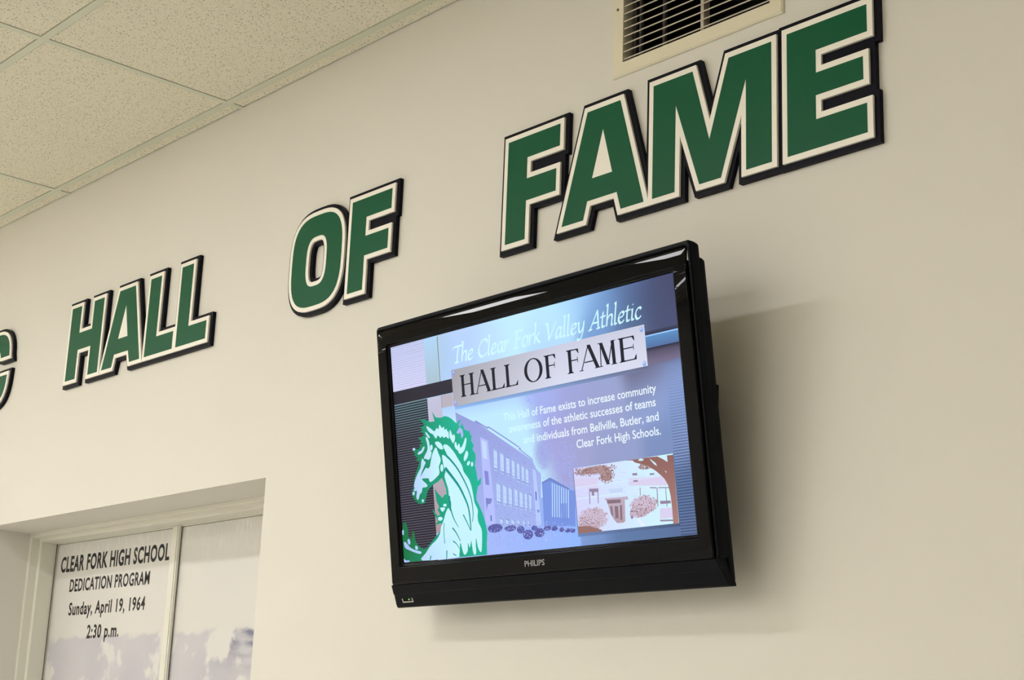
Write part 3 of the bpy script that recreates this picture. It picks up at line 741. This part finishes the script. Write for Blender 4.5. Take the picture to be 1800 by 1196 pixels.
 'ctl': (((-4615,2211),(195,200,240)),((-3416,2023),(185,215,240)),((-2890,1941),(175,205,235)),((-1813,2303),(185,212,255)),((-2302,1581),(180,210,255)),((-1028,2171),(190,225,255)),((-240,2296),(195,238,255)),((882,2353),(190,235,255)),((1632,2654),(175,222,255)),((825,1860),(180,220,255)),((2164,2738),(150,195,245)),((2656,2581),(110,150,200)),((2592,2046),(120,160,215)),((3325,2633),(88,110,158)),((3240,1930),(85,110,150)),((3925,2279),(72,82,118)),((4570,2446),(68,72,108)),((4628,1681),(72,78,112)),((4586,1342),(70,80,120)),((3742,783),(100,95,120)),((682,630),(165,178,240)),((1383,532),(160,165,218)),((2394,390),(155,165,210)),((3840,303),(148,165,215)),((4549,430),(135,158,210)),((922,-391),(165,165,225)),((1456,-333),(162,165,210)),((2594,-707),(150,160,205)),((4171,-774),(125,145,192)),((4554,-140),(125,150,200)),((4508,-1713),(85,108,150)),((4558,-2497),(90,105,145)),((4155,-2130),(90,115,160)),((2707,-2471),(95,122,168)),((3506,-2417),(92,118,160)),((1711,-2516),(120,150,205)),((872,-2335),(150,180,245)),((-780,-2463),(175,195,252)),((-2729,-2329),(180,200,255)))}
class Paint:
    def __init__(self):
        self.v, self.f, self.c, self.layer = [], [], [], 0
    def up(self):
        self.layer += 1
    def add(self, poly, col):
        col_f = col if callable(col) else (lambda u, v, k=lin(col): k)
        i0 = len(self.v)
        for u, v in poly:
            u = min(max(u, -4650), 4650)
            v = min(max(v, -2616), 2616)
            self.v.append((u / 10000, -0.0002 - 0.00003 * self.layer, v / 10000))
            self.c.append(col_f(u, v))
        self.f.append(list(range(i0, i0 + len(poly))))
    def fill(self, loops, col, cut=None):
        """concave polygon"""
        flat = [p for L in loops for p in L]
        for t in tessellate_polygon([[Vector((p[0], p[1], 0)) for p in L] for L in loops]):
            self.add([flat[i] for i in t], col)
    def stroke(self, pts, w0, w1, col):
        pts = smooth(pts)
        n = len(pts)
        L, R = [], []
        for i, p in enumerate(pts):
            a = Vector(pts[max(i - 1, 0)])
            b = Vector(pts[min(i + 1, n - 1)])
            d_ = (b - a).normalized()
            nn = Vector((-d_.y, d_.x)) * ((w0 + (w1 - w0) * i / (n - 1)) / 2)
            L.append((p[0] + nn.x, p[1] + nn.y))
            R.append((p[0] - nn.x, p[1] - nn.y))
        for i in range(n - 1):
            self.add([L[i], L[i + 1], R[i + 1], R[i]], col)
def smooth(pts, k=4):
    if len(pts) < 3:
        return list(pts)
    P = [Vector(p) for p in pts]
    P = [2 * P[0] - P[1]] + P + [2 * P[-1] - P[-2]]
    out = []
    for i in range(1, len(P) - 2):
        for j in range(k):
            t = j / k
            a, b, c, d_ = P[i - 1], P[i], P[i + 1], P[i + 2]
            q = 0.5 * ((2 * b) + (c - a) * t + (2 * a - 5 * b + 4 * c - d_) * t * t + (3 * b - 3 * c + d_ - a) * t ** 3)
            out.append((q.x, q.y))
    out.append(tuple(P[-2]))
    return out
rnd = random.Random(7)
P = Paint()
# background wash
CT = np.array([c[0] for c in D['ctl']], float)
CC = np.array([lin(c[1]) for c in D['ctl']])
def bg(u, v):
    d2 = ((CT - np.array([u, v])) ** 2).sum(1)
    w_ = np.exp(-d2 / (2 * 330.0 ** 2)) + 1e-9 / (1 + d2 / 1e6)
    return tuple((CC * w_[:, None]).sum(0) / w_.sum())
NX, NY = 72, 40
gx = [-4650 + 9300 * i / NX for i in range(NX + 1)]
gy = [-2616 + 5232 * j / NY for j in range(NY + 1)]
cache = {}
def bgc(u, v):
    k_ = (round(u), round(v))
    if k_ not in cache:
        cache[k_] = bg(u, v)
    return cache[k_]
for i in range(NX):
    for j in range(NY):
        P.add([(gx[i], gy[j]), (gx[i + 1], gy[j]), (gx[i + 1], gy[j + 1]), (gx[i], gy[j + 1])], bgc)
def mixc(a, b, t):
    t = min(max(t, 0), 1)
    return tuple(x + (y - x) * t for x, y in zip(lin(a), lin(b)))
R4 = lambda u0, u1, v0, v1: [(u0, v0), (u1, v0), (u1, v1), (u0, v1)]
P.up()
# fluted panels at the left
for v in range(1520, 2616, 30):
    P.add(R4(-4650, -3365, v, v + 30), lambda u, v_: mixc((196, 204, 240), (214, 214, 248), (2600 - v_) / 1000))
v = 1530
while v < 2616:
    P.add([(-4650, v), (-3365, v), (-3365, v + 18), (-4650, v + 18)], lambda u, v_: mixc((168, 178, 218), (184, 184, 226), (2600 - v_) / 1000))
    v += 58
P.add(R4(-4650, -3375, -2616, 1190), lambda u, v_: mixc((30, 42, 52), (30, 26, 36), (1190 - v_) / 900))
v = -2600
P.up()
while v < 1180:
    P.add(R4(-4650, -3385, v, v + 22), lambda u, v_: mixc((108, 140, 150), (88, 82, 98), (1190 - v_) / 900))
    v += 58
P.add(R4(-3368, -2855, 1525, 2616), lambda u, v_: mixc((176, 214, 248), (172, 196, 210), (2616 - v_) / 600))
P.add(R4(-3375, -2850, -1990, 1180), lambda u, v_: mixc((196, 196, 222), (170, 150, 155), (1180 - v_) / 900))
P.add(R4(-2850, -2440, 890, 1185), (186, 178, 190))
P.up()
P.add(R4(-2868, -2846, 1520, 2590), (60, 84, 92))
P.add(R4(-2882, -2868, 1520, 2590), (214, 232, 232))
P.add(R4(-2856, -2846, 890, 1180), (92, 92, 104))
# fluted strip at the right edge
v = -2600
while v < 700:
    k_ = min(1, (700 - v) / 1700)
    P.add(R4(4215, 4640, v, v + 24), lambda u, v_, k_=k_: tuple(x * (1 - 0.42 * k_) for x in bgc(u, v_)))
    P.add(R4(4215, 4640, v + 32, v + 50), lambda u, v_, k_=k_: tuple(x * (1 + 0.25 * k_) for x in bgc(u, v_)))
    v += 57
P.add(R4(4636, 4650, -2600, 1000), (150, 175, 220))
# ---- school photograph
P.up()
def sky_c(u, v_):
    t = min(1, max(0, (u + 0.35 * v_ + 150) / 800))
    t = t * t * (3 - 2 * t)
    a = mixc((176, 208, 255), (192, 234, 255), (900 - v_) / 400)
    b = bgc(u, v_)
    return tuple(p + (q - p) * t for p, q in zip(a, b))
for i in range(30):
    for j in range(24):
        u0, u1 = -2850 + 4300 * i / 30, -2850 + 4300 * (i + 1) / 30
        v0, v1 = -1500 + 2390 * j / 24, -1500 + 2390 * (j + 1) / 24
        P.add(R4(u0, u1, v0, v1), sky_c)
P.up()
P.fill([D['bld2']], lambda u, v_: mixc((122, 148, 222), (118, 150, 232), 0.5))
P.fill([D['fac']], lambda u, v_: mixc((150, 158, 220), (164, 180, 240), (600 - v_) / 1700))
P.fill([D['lawn']], lambda u, v_: mixc((168, 186, 250), (146, 184, 255), (u + 1500) / 2400))
P.up()
P.fill([D['cor2']], (112, 134, 206))
for q in D['cols']:
    P.add(q, (190, 222, 255))
P.fill([D['porch']], (118, 146, 224))
P.stroke(D['roofline'], 26, 18, (124, 132, 208))
P.fill([D['tower']], (182, 192, 255))
P.fill([D['tower2']], (182, 204, 255))
P.up()
P.stroke([(p[0], p[1] + 26) for p in D['roofline']], 10, 8, (196, 210, 255))
for q in D['wins']:
    P.fill([q], (192, 218, 255))
for q in D['wins']:
    P.add([q[0], q[1], (q[1][0], q[1][1] - 28), (q[0][0], q[0][1] - 28)], (84, 92, 166))
    P.add([(q[3][0], q[3][1] + 50), (q[2][0], q[2][1] + 50), (q[2][0], q[2][1] + 18), (q[3][0], q[3][1] + 18)], (112, 122, 198))
for q in D['wins']:           # sashes and blinds in the windows
    (ax, ay), (bx, by), (cx_, cy_), (dx_, dy_) = q
    for f in (0.45, 0.72):
        P.add([(ax + (dx_ - ax) * f, ay + (dy_ - ay) * f), (bx + (cx_ - bx) * f, by + (cy_ - by) * f), (bx + (cx_ - bx) * f, by + (cy_ - by) * f - 10), (ax + (dx_ - ax) * f, ay + (dy_ - ay) * f - 10)], (150, 164, 232))
    P.add([((ax + bx) / 2 - 4, (ay + by) / 2), ((ax + bx) / 2 + 4, (ay + by) / 2), ((cx_ + dx_) / 2 + 4, (cy_ + dy_) / 2), ((cx_ + dx_) / 2 - 4, (cy_ + dy_) / 2)], (164, 184, 246))
    P.add([(bx, by), (bx + 12, by - 6), (cx_ + 12, cy_ - 6), (cx_, cy_)], (124, 132, 204))
P.fill([D['twin']], (198, 220, 255))
P.fill([D['twin2']], (134, 140, 214))
P.fill([D['tdoor']], (126, 134, 206))
P.fill([D['tdoor2']], (104, 110, 180))
P.fill([D['t2w']], (106, 124, 200))
P.fill([D['t2d']], (120, 138, 214))
def speckle(cx, cy, rx, ry, n, cols, smin, smax, box=None):
    for _ in range(n):
        a = rnd.uniform(0, 2 * PI)
        r = math.sqrt(rnd.random())
        x, y = cx + rx * r * math.cos(a), cy + ry * r * math.sin(a)
        s_ = rnd.uniform(smin, smax)
        if box and not (box[0] + s_ < x < box[1] - s_ and box[2] + s_ < y < box[3] - s_):
            continue
        k_ = rnd.randint(3, 5)
        t0 = rnd.uniform(0, 6)
        P.add([(x + s_ * rnd.uniform(0.5, 1) * math.cos(t0 + 2 * PI * i / k_), y + s_ * rnd.uniform(0.5, 1) * math.sin(t0 + 2 * PI * i / k_)) for i in range(k_)], rnd.choice(cols))
P.up()
for c, ex, ey in D['shrubs']:
    rx, ry = abs(ex[0] - c[0]), abs(ey[1] - c[1])
    P.add([(c[0] + rx * math.cos(t), c[1] + ry * math.sin(t)) for t in np.linspace(0, 2 * PI, 17)[:-1]], (92, 96, 168))
P.up()
for c, ex, ey in D['shrubs']:
    rx, ry = abs(ex[0] - c[0]), abs(ey[1] - c[1])
    speckle(c[0], c[1], rx, ry, 26, [(74, 74, 138), (112, 118, 192), (86, 88, 156)], 10, 30)
speckle(-300, -2230, 1500, 230, 420, [(160, 172, 244), (184, 196, 255), (150, 168, 240)], 8, 28)
def soft(cx, cy, rx, ry, col, back):
    c_ = lin(col)
    ring = [(cx + rx * math.cos(t), cy + ry * math.sin(t)) for t in np.linspace(0, 2 * PI, 25)]
    mid = [(cx + 0.5 * (a - cx), cy + 0.5 * (b - cy)) for a, b in ring]
    mixm = lambda u, v_: tuple(0.72 * p + 0.28 * q for p, q in zip(c_, back(u, v_)))
    for k in range(24):
        P.add([mid[k], mid[k + 1], (cx, cy)], lambda u, v_: c_ if (u - cx) ** 2 + (v_ - cy) ** 2 < 4 else mixm(u, v_))
        P.add([ring[k], ring[k + 1], mid[k + 1], mid[k]], lambda u, v_: mixm(u, v_) if ((u - cx) / rx) ** 2 + ((v_ - cy) / ry) ** 2 < 0.6 else back(u, v_))
soft(430, -560, 330, 420, (158, 166, 226), sky_c)
P.up()
for c, ex, ey in D['ptree']:
    rx, ry = abs(ex[0] - c[0]), abs(ey[1] - c[1])
    speckle(c[0], c[1], rx, ry, int(330 * rx * ry / 150000) + 40, [(166, 178, 240), (158, 166, 228), (174, 184, 244), (168, 172, 226), (160, 170, 236)], 8, 22)
for _ in range(260):      # loose twigs of the tree spreading under the words
    u, v_ = rnd.gauss(500, 190), rnd.gauss(-420, 330)
    if v_ < 820 and u > 40:
        speckle(u, v_, 30, 30, 1, [(168, 180, 242), (176, 186, 244), (160, 168, 230)], 8, 22)
speckle(170, 700, 110, 120, 40, [(160, 176, 250), (176, 196, 255)], 12, 40)
def inside(poly, x, y):
    c = False
    for i in range(len(poly)):
        (x0, y0), (x1, y1) = poly[i - 1], poly[i]
        if (y0 > y) != (y1 > y) and x < (x1 - x0) * (y - y0) / (y1 - y0) + x0:
            c = not c
    return c
for _ in range(1100):          # mottled brick of the facade
    u, v_ = rnd.uniform(-1900, 150), rnd.uniform(-1900, 250)
    if inside(D['fac'], u, v_ + 60) and inside(D['fac'], u + 40, v_ + 60) and not any(min(p[0] for p in q) - 20 < u < max(p[0] for p in q) + 20 and min(p[1] for p in q) - 20 < v_ < max(p[1] for p in q) + 20 for q in list(D['wins']) + [D['tower'], D['tower2'], D['green']]):
        c = rnd.choice([(142, 150, 214), (156, 168, 232), (148, 155, 220)])
        P.add([(u, v_), (u + 34, v_ - 14), (u + 34, v_ - 4), (u, v_ + 10)], c)
# ---- dark bands across the slide
P.up()
P.add(R4(-4650, -2420, 1195, 1518), lambda u, v_: mixc((36, 34, 46), (46, 42, 56), (u + 4650) / 2200))
P.add(R4(3740, 4650, 1478, 1560), lambda u, v_: mixc((66, 70, 98), (40, 44, 70), (1560 - v_) / 70))
P.add(R4(3740, 4650, 1215, 1480), lambda u, v_: mixc((92, 146, 200), (84, 112, 164), (1480 - v_) / 240))
P.add(R4(3740, 4650, 1130, 1215), lambda u, v_: mixc((38, 38, 58), (84, 78, 104), (1215 - v_) / 85))
P.add(R4(3740, 4650, 930, 1130), lambda u, v_: mixc((86, 80, 106), (116, 108, 136), (1130 - v_) / 200))
P.add(R4(3740, 4650, 850, 930), lambda u, v_: tuple(a + (b - a) * (930 - v_) / 80 for a, b in zip(lin((116, 108, 136)), bgc(u, v_))))
P.up()
P.add(R4(3740, 4650, 1452, 1482), (150, 200, 250))
# plate shadow, plate, rivets
P.add(R4(-2380, 3737, 780, 880), lambda u, v_: tuple(a * (1 - 0.30 * max(0, (v_ - 780) / 100)) for a in (lin((150, 196, 255)) if u < 200 else bgc(u, v_))))
P.up()
for i in range(24):
    u0, u1 = -2420 + 6157 * i / 24, -2420 + 6157 * (i + 1) / 24
    P.add(R4(u0, u1, 862, 1716), lambda u, v_: tuple(a * (1.0 + 0.16 * (1716 - v_) / 850) for a in mixc((164, 163, 170), (204, 207, 226), (u + 2400) / 3600)))
P.up()
for a, b in D['rivets']:
    P.add([(a + 48 * math.cos(t), b + 58 * math.sin(t)) for t in np.linspace(0, 2 * PI, 13)[:-1]], (146, 156, 246) if a < 0 else (138, 176, 236))
P.up()
for a, b in D['rivets']:
    P.add([(a - 8 + 22 * math.cos(t), b + 22 + 24 * math.sin(t)) for t in np.linspace(0, 2 * PI, 13)[:-1]], (206, 216, 255))
# plate capitals with serifs
INK = (26, 28, 44)
def serif(ch, u0, u1, v0, v1):
    T, t, sf = 96, 24, 15
    H = v1 - v0
    W_ = u1 - u0
    def stem(x, w_=T, y0=v0, y1=v1, feet=(1, 1), k_=46):
        P.add(R4(x - w_ / 2, x + w_ / 2, y0, y1), INK)
        if feet[0]:
            P.add([(x - w_ / 2 - k_, y0), (x + w_ / 2 + k_, y0), (x + w_ / 2, y0 + sf * 2.4), (x - w_ / 2, y0 + sf * 2.4)], INK)
            P.add(R4(x - w_ / 2 - k_, x + w_ / 2 + k_, y0 - 2, y0 + sf), INK)
        if feet[1]:
            P.add([(x - w_ / 2 - k_, y1), (x + w_ / 2 + k_, y1), (x + w_ / 2, y1 - sf * 2.4), (x - w_ / 2, y1 - sf * 2.4)], INK)
            P.add(R4(x - w_ / 2 - k_, x + w_ / 2 + k_, y1 - sf, y1 + 2), INK)
    def bar(x0, x1, y, w_=t):
        P.add(R4(x0, x1, y - w_ / 2, y + w_ / 2), INK)
    def tip(x, y, up):        # wedge at the end of an arm
        h_ = 95 * up
        P.add([(x - 70, y), (x + 8, y), (x + 16, y + h_), (x + 2, y + h_)], INK)
    def diag(p0, p1, w_):
        P.add([(p0[0] - w_ / 2, p0[1]), (p0[0] + w_ / 2, p0[1]), (p1[0] + w_ / 2, p1[1]), (p1[0] - w_ / 2, p1[1])], INK)
    def foot(x, y, w_, k_=44):
        P.add(R4(x - w_ / 2 - k_, x + w_ / 2 + k_, y - 2, y + sf), INK)
    if ch == 'H':
        stem(u0 + 95); stem(u1 - 85); bar(u0 + 95, u1 - 85, v0 + H * 0.54)
    elif ch == 'A':
        ax = u0 + W_ * 0.5
        diag((ax - 6, v1 + 22), (u0 + 62, v0), 30)
        diag((ax, v1 + 22), (u1 - 82, v0), 104)
        bar(u0 + W_ * 0.26, u0 + W_ * 0.68, v0 + H * 0.33)
        foot(u0 + 62, v0, 30); foot(u1 - 82, v0, 92)
    elif ch == 'L':
        stem(u0 + 95, feet=(1, 1)); bar(u0 + 95, u1 - 6, v0 + 13); tip(u1 - 14, v0 + 12, 1)
    elif ch == 'O':
        cx, cy = (u0 + u1) / 2, (v0 + v1) / 2
        a, b, n = W_ / 2 + 20, H / 2 + 14, 40
        for i in range(n):
            q = []
            for k_, (aa, bb) in ((0, (a, b)), (0, (a - 98, b - 22))):
                q.append([(cx + aa * math.cos(2 * PI * j / n), cy + bb * math.sin(2 * PI * j / n)) for j in (i, i + 1)])
            P.add([q[0][0], q[0][1], q[1][1], q[1][0]], INK)
    elif ch in 'FE':
        stem(u0 + 100)
        bar(u0 + 100, u1 - 20, v1 - 13); tip(u1 - 24, v1 - 12, -1)
        bar(u0 + 100, u1 - 50, v0 + H * 0.53)
        P.add([(u1 - 62, v0 + H * 0.53 - 62), (u1 - 44, v0 + H * 0.53 - 62), (u1 - 44, v0 + H * 0.53 + 62), (u1 - 62, v0 + H * 0.53 + 62)], INK)
        if ch == 'E':
            bar(u0 + 100, u1 + 10, v0 + 13); tip(u1 + 4, v0 + 12, 1)
    elif ch == 'M':
        l0, l1 = u0 + 70, u0 + 92
        r0 = u1 - 90
        mx = u0 + W_ * 0.51
        diag((l1, v1), (l0 - 6, v0), 28)
        diag((l1 + 10, v1), (mx, v0 + 20), 98)
        diag((r0 - 14, v1), (mx, v0 + 20), 30)
        diag((r0 - 12, v1), (r0, v0), 94)
        foot(l0 - 6, v0, 28); foot(r0, v0, 82)
        P.add(R4(l1 - 80, l1 + 30, v1 - sf, v1 + 2), INK); P.add(R4(r0 - 30, r0 + 70, v1 - sf, v1 + 2), INK)
sp = D['serif']
for i, ch in enumerate('HALLOFFAME'):
    serif(ch, sp[2 * i][0], sp[2 * i + 1][0], 1042, 1545)
# body copy
def say(body, u0, u1, v_, cap, col, bold=0.0, shadow=None, spacing=1.0):
    qs = fit_text(body, u0, u1, v_, cap, bold, spacing)
    if shadow:
        for q in qs:
            P.add([(a + 10, b - 12) for a, b in q], shadow)
        P.up()
    for q in qs:
        P.add(q, col)
txt = lambda u, v_: mixc((214, 252, 255), (236, 248, 255), (u - 100) / 700)
for body, u0, u1, v_ in (('This Hall of Fame exists to increase community', -740, 3905, 300), ('awareness of the athletic successes of teams', -579, 3857, 24),
                         ('and individuals from Bellville, Butler, and', -133, 3904, -273), ('Clear Fork High Schools.', 1504, 3927, -564)):
    say(body, u0, u1, v_, 176, txt, 0.012)
# italic headline drawn with a broad nib
GL = {'T': (1.05, [[(-.05, 1.45), (.1, 1.62), (1.15, 1.66)], [(.62, 1.62), (.55, .8), (.5, 0)], [(.28, 0), (.75, .02)]]),
 'h': (.82, [[(.02, 1.85), (.16, 1.95), (.12, .9), (.1, 0)], [(.12, .55), (.35, .95), (.56, .98), (.64, .75), (.6, .12), (.72, 0)]]),
 'e': (.74, [[(.12, .48), (.42, .55), (.6, .75), (.52, .97), (.3, .95), (.1, .65), (.08, .3), (.25, 0), (.48, .04), (.64, .22)]]),
 'C': (1.2, [[(1.1, 1.3), (1.02, 1.6), (.7, 1.66), (.3, 1.35), (.1, .8), (.2, .25), (.55, -.02), (.9, .12), (1.08, .32)]]),
 'l': (.42, [[(.04, 1.85), (.17, 1.95), (.13, .9), (.12, .12), (.22, 0), (.34, .1)]]),
 'a': (.86, [[(.64, .9), (.4, 1.0), (.14, .7), (.1, .28), (.24, 0), (.46, .2), (.62, .65)], [(.66, 1), (.62, .5), (.62, .1), (.72, 0), (.84, .12)]]),
 'r': (.6, [[(.02, .9), (.12, .98), (.12, .5), (.1, 0)], [(.12, .5), (.3, .88), (.46, 1), (.56, .88)]]),
 'F': (.95, [[(.34, 1.62), (.28, .8), (.24, 0)], [(.06, 1.5), (.16, 1.62), (1.02, 1.66)], [(.3, .86), (.78, .9)], [(.04, 0), (.5, .02)]]),
 'o': (.8, [[(.4, 1), (.16, .8), (.08, .4), (.2, .04), (.4, 0), (.62, .22), (.7, .6), (.6, .92), (.4, 1)]]),
 'k': (.78, [[(.02, 1.85), (.16, 1.95), (.12, .9), (.1, 0)], [(.62, .98), (.36, .72), (.13, .52)], [(.24, .6), (.5, .2), (.74, 0)]]),
 'V': (1.1, [[(-.04, 1.55), (.14, 1.64), (.3, .9), (.42, .02)], [(.42, .02), (.8, .9), (1.12, 1.66)]]),
 'y': (.82, [[(.02, .9), (.14, .96), (.16, .4), (.26, .04), (.46, .12), (.64, .55)], [(.7, 1), (.62, .1), (.44, -.5), (.16, -.66), (.02, -.5)]]),
 'A': (1.1, [[(.0, .02), (.36, .8), (.74, 1.68)], [(.74, 1.68), (.84, .8), (.9, 0)], [(.3, .58), (.84, .58)], [(-.14, 0), (.22, .02)], [(.72, 0), (1.06, .02)]]),
 't': (.58, [[(.26, 1.4), (.2, .7), (.2, .12), (.32, 0), (.5, .12)], [(.0, .96), (.5, 1.0)]]),
 'i': (.42, [[(.04, .92), (.15, .98), (.13, .5), (.13, .12), (.22, 0), (.34, .1)], [(.17, 1.38), (.2, 1.44)]]),
 'c': (.7, [[(.6, .82), (.5, .98), (.3, .95), (.1, .65), (.08, .3), (.25, 0), (.46, .04), (.62, .22)]]), ' ': (.55, [])}
line = 'The Clear Fork Valley Athletic'
adv = sum(GL[c][0] for c in line)
XS = (3690 + 2342) / adv
YS = 370 / 1.64
x = 0.0
NIB = Vector((math.cos(math.radians(38)), math.sin(math.radians(38)))) * 31
def head_col(u, v_):
    return mixc((212, 254, 255), (204, 246, 255), (u + 2300) / 6000)
P.up()
for c in line:
    wd, strokes = GL[c]
    for st in strokes:
        pts = smooth(st, 6)
        pts = [(-2342 + (x + a) * XS + 0.16 * b * YS, 1862 + b * YS) for a, b in pts]
        for (a0, b0), (a1, b1) in zip(pts, pts[1:]):
            P.add([(a0 - NIB.x, b0 - NIB.y), (a0 + NIB.x, b0 + NIB.y), (a1 + NIB.x, b1 + NIB.y), (a1 - NIB.x, b1 - NIB.y)], head_col)
            P.add([(a0 - NIB.y * .45, b0 + NIB.x * .45), (a0 + NIB.y * .45, b0 - NIB.x * .45), (a1 + NIB.y * .45, b1 - NIB.x * .45), (a1 - NIB.y * .45, b1 + NIB.x * .45)], head_col)
    x += wd
# ---- sepia photograph of the entrance
P.up()
P.add(R4(1330, 4215, -2420, -985), lambda u, v_: tuple(a * 0.62 for a in bgc(u, v_)))
P.up()
SP = D['pic']
P.add([(1352, -975), (4192, -975), (4192, -2355), (1352, -2355)], lambda u, v_: mixc((214, 214, 255), (208, 248, 255), (u - 1400) / 1300))
P.up()
for q in D['swalls']:
    P.fill([q], (218, 210, 240))
P.fill([D['sporch']], lambda u, v_: mixc((200, 186, 210), (180, 158, 168), (-1500 - v_) / 500))
P.fill([D['ssign']], (198, 216, 246))
for _ in range(260):          # courses of the pale brick wall
    u, v_ = rnd.uniform(1380, 3900), rnd.uniform(-2150, -1180)
    P.add(R4(u, u + rnd.uniform(20, 90), v_, v_ + rnd.uniform(4, 9)), rnd.choice([(206, 202, 236), (224, 222, 250), (200, 214, 242)]))
for v_ in (-1400, -1640):
    P.add(R4(1360, 3880, v_, v_ + 26), (216, 236, 255))
P.up()
for q in D['sdark']:
    P.fill([q], (150, 132, 160))
for q in D['sdoor']:
    P.fill([q], (138, 112, 128))
P.up()
PB = (1354, 4190, -2353, -977)
BR = [(154, 114, 108), (182, 156, 164), (132, 94, 90), (204, 186, 210)]
def patch(c, rx, ry, col):
    P.add([(min(max(c[0] + rx * rnd.uniform(0.75, 1.05) * math.cos(t), PB[0]), PB[1]), min(max(c[1] + ry * rnd.uniform(0.75, 1.05) * math.sin(t), PB[2]), PB[3])) for t in np.linspace(0, 2 * PI, 25)[:-1]], col)
for (q,) in D['sshrubs']:
    patch(q[0], abs(q[1][0] - q[0][0]), abs(q[2][1] - q[0][1]), (208, 192, 214))
for q in D['sleaf'][:2]:
    patch(q[0], abs(q[1][0] - q[0][0]) * 0.8, abs(q[2][1] - q[0][1]) * 0.8, (176, 146, 148))
P.up()
for (q,), n in zip(D['sshrubs'], (420, 300, 420, 180)):
    c, ex, ey = q
    speckle(c[0], c[1], abs(ex[0] - c[0]), abs(ey[1] - c[1]), n, BR, 7, 20, PB)
for q in D['sleaf']:
    c, ex, ey = q
    speckle(c[0], c[1], abs(ex[0] - c[0]), abs(ey[1] - c[1]), 240, BR[:3], 8, 24, PB)
P.up()
P.fill([D['srail']], (226, 240, 255))
P.fill([[(1352, -2200), (1700, -2220), (2050, -2330), (2040, -2355), (1352, -2355)]], (152, 112, 108))
P.fill([D['stree']], lambda u, v_: mixc((146, 100, 94), (170, 126, 124), (-1000 - v_) / 1300))
P.up()
for q in D['sholes']:
    P.fill([q], (206, 242, 255))
# ---- green and white horse emblem
P.up()
grn = lambda u, v_: mixc((14, 118, 68), (22, 182, 152), (u + 4300) / 1900)
wht = lambda u, v_: mixc((176, 200, 255), (200, 246, 255), (u + 4400) / 1300)
P.fill([D['green']], grn)
P.up()
P.fill([D['gapmane']], (176, 184, 244))
def closed(q):
    n = len(q)
    ext = smooth(list(q[-2:]) + list(q) + list(q[:3]), 3)
    return ext[6:6 + 3 * n]
for q in D['white']:
    P.fill([closed(q)], wht)
P.up()
for pts, w0, w1 in D['strokes']:
    P.stroke(pts, w0 * 1.3, w1 * 1.3, lambda u, v_: mixc((10, 120, 96), (12, 150, 146), (u + 4300) / 1900))

# base slab of the panel and the shapes become one mesh
me = bpy.data.meshes.new('screen')
nb = len(P.v)
bw, bh_ = 0.4652, 0.2618
slab = [(x_, y_, z_) for x_ in (-bw, bw) for y_ in (-0.00015, 0.006) for z_ in (-bh_, bh_)]
sf_ = [(0, 1, 3, 2), (4, 6, 7, 5), (0, 4, 5, 1), (2, 3, 7, 6), (0, 2, 6, 4), (1, 5, 7, 3)]
me.from_pydata(P.v + slab, [], P.f + [tuple(nb + i for i in f) for f in sf_])
ca = me.color_attributes.new('slide', 'FLOAT_COLOR', 'POINT')
cols = np.zeros((len(P.v) + 8, 4), np.float32)
cols[:, 3] = 1
cols[:nb, :3] = np.array(P.c, np.float32)
ca.data.foreach_set('color', cols.ravel())
def screen_material():
    M = bpy.data.materials.new('lcd_screen')
    M.use_nodes = True
    nt = M.node_tree
    p = nt.nodes['Principled BSDF']
    p.inputs['Base Color'].default_value = (0.002, 0.002, 0.003, 1)
    p.inputs['Roughness'].default_value = 0.4
    p.inputs['Specular IOR Level'].default_value = 0.08
    a = nt.nodes.new('ShaderNodeAttribute')
    a.attribute_name = 'slide'
    nt.links.new(a.outputs['Color'], p.inputs['Emission Color'])
    p.inputs['Emission Strength'].default_value = 1.0 / 2 ** EXPOSURE
    return M
me.materials.append(screen_material())
scr = bpy.data.objects.new('screen', me)
COL.objects.link(scr)
scr.parent = tv
scr['label'] = 'lit screen with a blue hall of fame slide'

# ------------------------------------------------------------------ wall mount behind the television
mt = tag(empty('mounting_bracket', (-2.449, 0, 2.24)), 'black steel bracket behind the television, a sliver showing past its right edge', 'bracket')
MB().box(-0.402, 0.402, -0.030, -0.0005, -0.10, 0.107).build('wall_plate', M_casing, mt)
bpy.context.view_layer.update()
for u in (-0.28, 0.28):
    # arm from the plate to the raked back of the set
    hi, lo_ = [tv.matrix_world @ Vector((u, 0.0825, v)) for v in (0.10, -0.08)]
    a = MB()
    a.loft([[(u - 0.02, hi.y + 0.001, hi.z - 2.24), (u + 0.02, hi.y + 0.001, hi.z - 2.24), (u + 0.02, lo_.y + 0.001, lo_.z - 2.24), (u - 0.02, lo_.y + 0.001, lo_.z - 2.24)],
            [(u - 0.02, -0.0302, 0.10), (u + 0.02, -0.0302, 0.10), (u + 0.02, -0.0302, -0.09), (u - 0.02, -0.0302, -0.09)]])
    a.build('arm', M_casing, mt)
